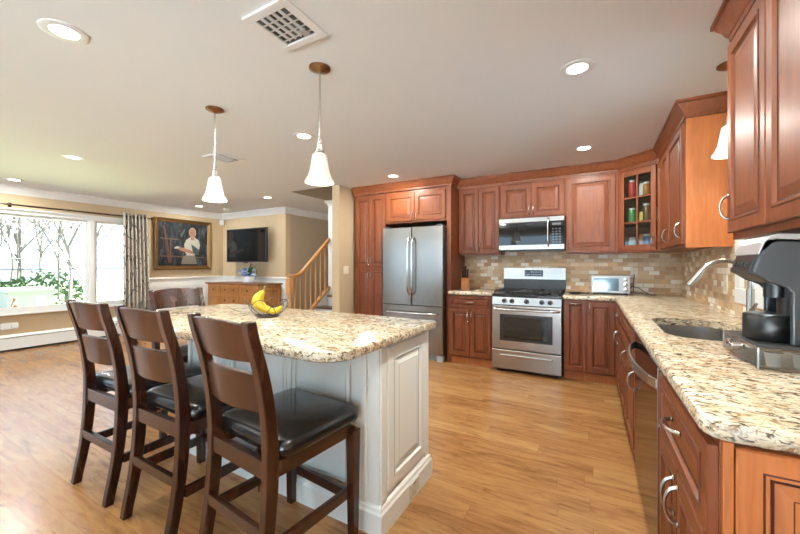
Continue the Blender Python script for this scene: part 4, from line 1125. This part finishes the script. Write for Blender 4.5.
MB().box(OX0 - .035, OX0 + .055, 3.885, 3.975, 0, .30).box(OX0 - .035, OX0 + .055, 3.885, 3.975, .80, 1.03).lathe([(.04, .30), (.045, .34), (.03, .40), (.036, .6), (.03, .74), (.044, .78), (.04, .80)], (OX0 + .01, 3.93, 0), 16).build('newel_post', OAKH, t, bevel=.003)
for k in range(7):
    y = 4.04 + k*.118
    turned(OX0 + .01, y, lin(y) + .052, rz_at(y) - .029, .019, 'baluster', OAKH)
pst = thing('support_column', 'square white column with flared cap beside the oak handrail', 'column', (OX0 + .03, 4.90, 0))
MB().box(-.045, .045, -.045, .045, 0, CE - .09).build('shaft', WHITE, pst, bevel=.003)
MB().loft([[(-q, -q, z), (q, -q, z), (q, q, z), (-q, q, z)] for q, z in ((.046, CE - .0895), (.055, CE - .08), (.06, CE - .06), (.09, CE - .03), (.095, CE - .02), (.095, CE - .001))]).build('cap', WHITE, pst)
# dark bookcase in the hall behind the railing
t = thing('bookcase', 'brown bookcase standing in the hall behind the stair railing', 'bookcase', (-4.95, OY1 - .36, 0))
m = MB(); m.box(0, .03, 0, .30, 0, 1.15).box(.62, .65, 0, .30, 0, 1.15).box(.03, .62, .28, .30, 0, 1.15)
m.build('case', PINET, t)
for z in (.05, .40, .76, 1.12): MB().box(.03, .62, 0, .279, z, z + .025).build('shelf', PINET, t)

# ------------------------------------------------------------------ outside the window
GRASS = plain('lawn', (.10, .11, .05), .9); BARK = plain('bark', (.10, .085, .078), .9); HEDGE = plain('hedge_green', (.035, .060, .022), .8); SNOW = plain('shed_white', (.22, .22, .22), .6); ROAD = plain('pale_concrete', (.72, .73, .74), .8)
struct(MB().box(-60, XL - .3, -40, 50, -1.1, -.95).build('floor_garden', GRASS))
struct(MB().box(-60, 30, -40, YR - .3, -1.1, -.95).build('floor_patio', ROAD))  # unseen pale ground, added to bounce sunlight up to the ceiling
t = thing('shed', 'white shed standing on the lawn outside the window', 'shed', (-22.0, 4.95, -.95))
MB().box(-2.2, 0, 0, 1.45, 0, 1.0).build('wall', SNOW, t)
MB().prism([(-.1, 1.001), (1.55, 1.001), (1.45, 1.12), (.0, 1.12)], 'x', -2.3, .1).build('roof', SNOW, t)
MB().box(.001, .02, .85, 1.15, .05, .8).build('door', ROAD, t)
def tree(x, y, h, label, seed, lean=0):
    rnd = random.Random(seed)
    t = thing('bare_tree', label, 'tree', (x, y, -.95), 0, 'bare trees outside the window')
    tr = MB(); br = MB()
    def grow(mb, p, d, l, r, dep):
        q = p + d*l; mid = p + d*l*.5 + Vector((rnd.uniform(-1, 1), rnd.uniform(-1, 1), 0))*l*.04
        mb.tube([p, mid, q], [r, r*.85, r*.7], 5)
        if dep == 0: return
        grow(br, q, (d + Vector((rnd.uniform(-1, 1), rnd.uniform(-1, 1), .2))*.3).normalized(), l*.7, r*.7, dep - 1)
        for _ in range(3):
            nd = (d + Vector((rnd.uniform(-1, 1), rnd.uniform(-1, 1), rnd.uniform(-.2, .6)))*.75).normalized()
            grow(br, p + (q - p)*rnd.uniform(.55, 1), nd, l*rnd.uniform(.5, .75), r*.5, dep - 1)
    grow(tr, Vector((0, 0, 0)), Vector((lean, lean, 1)).normalized(), h*.36, h*.010, 5)
    tr.build('trunk', BARK, t, smooth=True); br.build('branch', BARK, t, smooth=True)
tree(-18, 6.2, 6.5, 'bare tree right of the shed outside the large pane', 3)
tree(-24, 7.6, 9, 'tall bare tree seen through the narrow right pane', 5)
tree(-26, 5.2, 8, 'bare tree behind the white shed outside', 8)
tree(-30, 9.0, 11, 'far bare tree at the right edge of the window view', 11)
tree(-33, 6.0, 11, 'far bare tree behind the green shrubs outside', 14)
tree(-29, 7.0, 10, 'bare tree between the shrubs and the far trees', 17)
for i, (x, y, h) in enumerate(((-40, 9.5, 13), (-42, 11.5, 13), (-27, 4.4, 9), (-38, 13.5, 13))):
    tree(x, y, h, ('distant bare tree at the left of the far row outside', 'distant bare tree in the middle of the far row outside', 'bare tree at the left edge of the large pane outside', 'distant bare tree at the right of the far row outside')[i], 40 + i)
tree(-36, 8.2, 12, 'farthest bare tree at the back of the garden', 23)
def blob(name, label, cat, c, r, seed, mat):
    rnd = random.Random(seed); t = thing(name, label, cat, c)
    m = MB()
    for k in range(420):
        v = Vector((rnd.gauss(0, 1), rnd.gauss(0, 1), rnd.gauss(0, 1))).normalized()*r*rnd.uniform(.7, 1)
        v.z = abs(v.z); s_ = .16*rnd.uniform(.6, 1.3)
        a = Vector((rnd.uniform(-1, 1), rnd.uniform(-1, 1), rnd.uniform(-1, 1))).normalized(); b_ = a.orthogonal().normalized()
        m.loft([[v - a*s_, v - b_*s_*.5, v + a*s_, v + b_*s_*.5], [v - a*s_ + Vector((0,0,.01)), v - b_*s_*.5 + Vector((0,0,.03)), v + a*s_ + Vector((0,0,.01)), v + b_*s_*.5 + Vector((0,0,.03))]])
    m.build('foliage', mat, t); MB().cyl((0, 0, 0), (0, 0, r*.6), .08, 8).build('stem', BARK, t)
blob('evergreen_shrub', 'green shrub left behind the white shed outside', 'shrub', (-26.2, 5.5, -.95), 1.5, 2, HEDGE)
blob('evergreen_shrub', 'green shrub right behind the white shed outside', 'shrub', (-26.6, 7.4, -.95), 1.9, 4, HEDGE)
for i, z in enumerate((1.43, 1.10)):
    tag(MB().cyl((-16, -12, z), (-16, 22, z), .022, 6).build('utility_wire', BLACKM), ('upper dark wire crossing outside the window', 'lower dark wire crossing outside the window')[i], 'wire')
for i, y in enumerate((-12, 22)):
    tag(MB().cyl((-16, y, -.95), (-16, y, 2.2), .09, 10).build('utility_post', BARK), ('wooden post carrying the wires far left outside', 'wooden post carrying the wires far right outside')[i], 'post')
# small person walking on the lawn
bm = bmesh.new()
J = {'pel': (0, 0, .48, .075), 'chest': (0, 0, .72, .085), 'neck': (0, 0, .84, .035), 'head': (0, .01, .93, .062), 'head2': (0, .01, .99, .05),
     'k1': (.03, -.12, .26, .045), 'f1': (.03, -.16, .03, .035), 'k2': (-.03, .13, .27, .045), 'f2': (-.03, .22, .03, .035),
     'e1': (.11, -.1, .62, .03), 'h1': (.10, -.16, .52, .024), 'e2': (-.11, .1, .62, .03), 'h2': (-.10, .17, .54, .024)}
E_ = [('pel', 'chest'), ('chest', 'neck'), ('neck', 'head'), ('head', 'head2'), ('pel', 'k1'), ('k1', 'f1'), ('pel', 'k2'), ('k2', 'f2'), ('chest', 'e1'), ('e1', 'h1'), ('chest', 'e2'), ('e2', 'h2')]
V_ = {k: bm.verts.new(v[:3]) for k, v in J.items()}
for a, b_ in E_: bm.edges.new((V_[a], V_[b_]))
bm.verts.index_update()
me = bpy.data.meshes.new('person'); bm.to_mesh(me); bm.free()
po = bpy.data.objects.new('body', me); COL.objects.link(po)
md = po.modifiers.new('skin', 'SKIN')
for i, k in enumerate(J): me.skin_vertices[0].data[i].radius = (J[k][3], J[k][3])
me.skin_vertices[0].data[0].use_root = True
po.modifiers.new('sub', 'SUBSURF').levels = 1
me.materials.append(plain('orange_jacket', (.11, .03, .008), .7))
t = thing('person', 'small person in orange walking across the lawn outside', 'person', (-19.5, 4.56, -.95)); t.scale = (.95,)*3
po.parent = t
m = MB(); m.loft([[(x*s_, y*s_*1.0, z) for x, y in ((-.085, -.085), (.085, -.085), (.085, .085), (-.085, .085))] for z, s_ in ((.42, .95), (.50, 1.02), (.54, .98))]); m.build('shorts', plain('dark_shorts', (.006, .006, .009), .8), t)
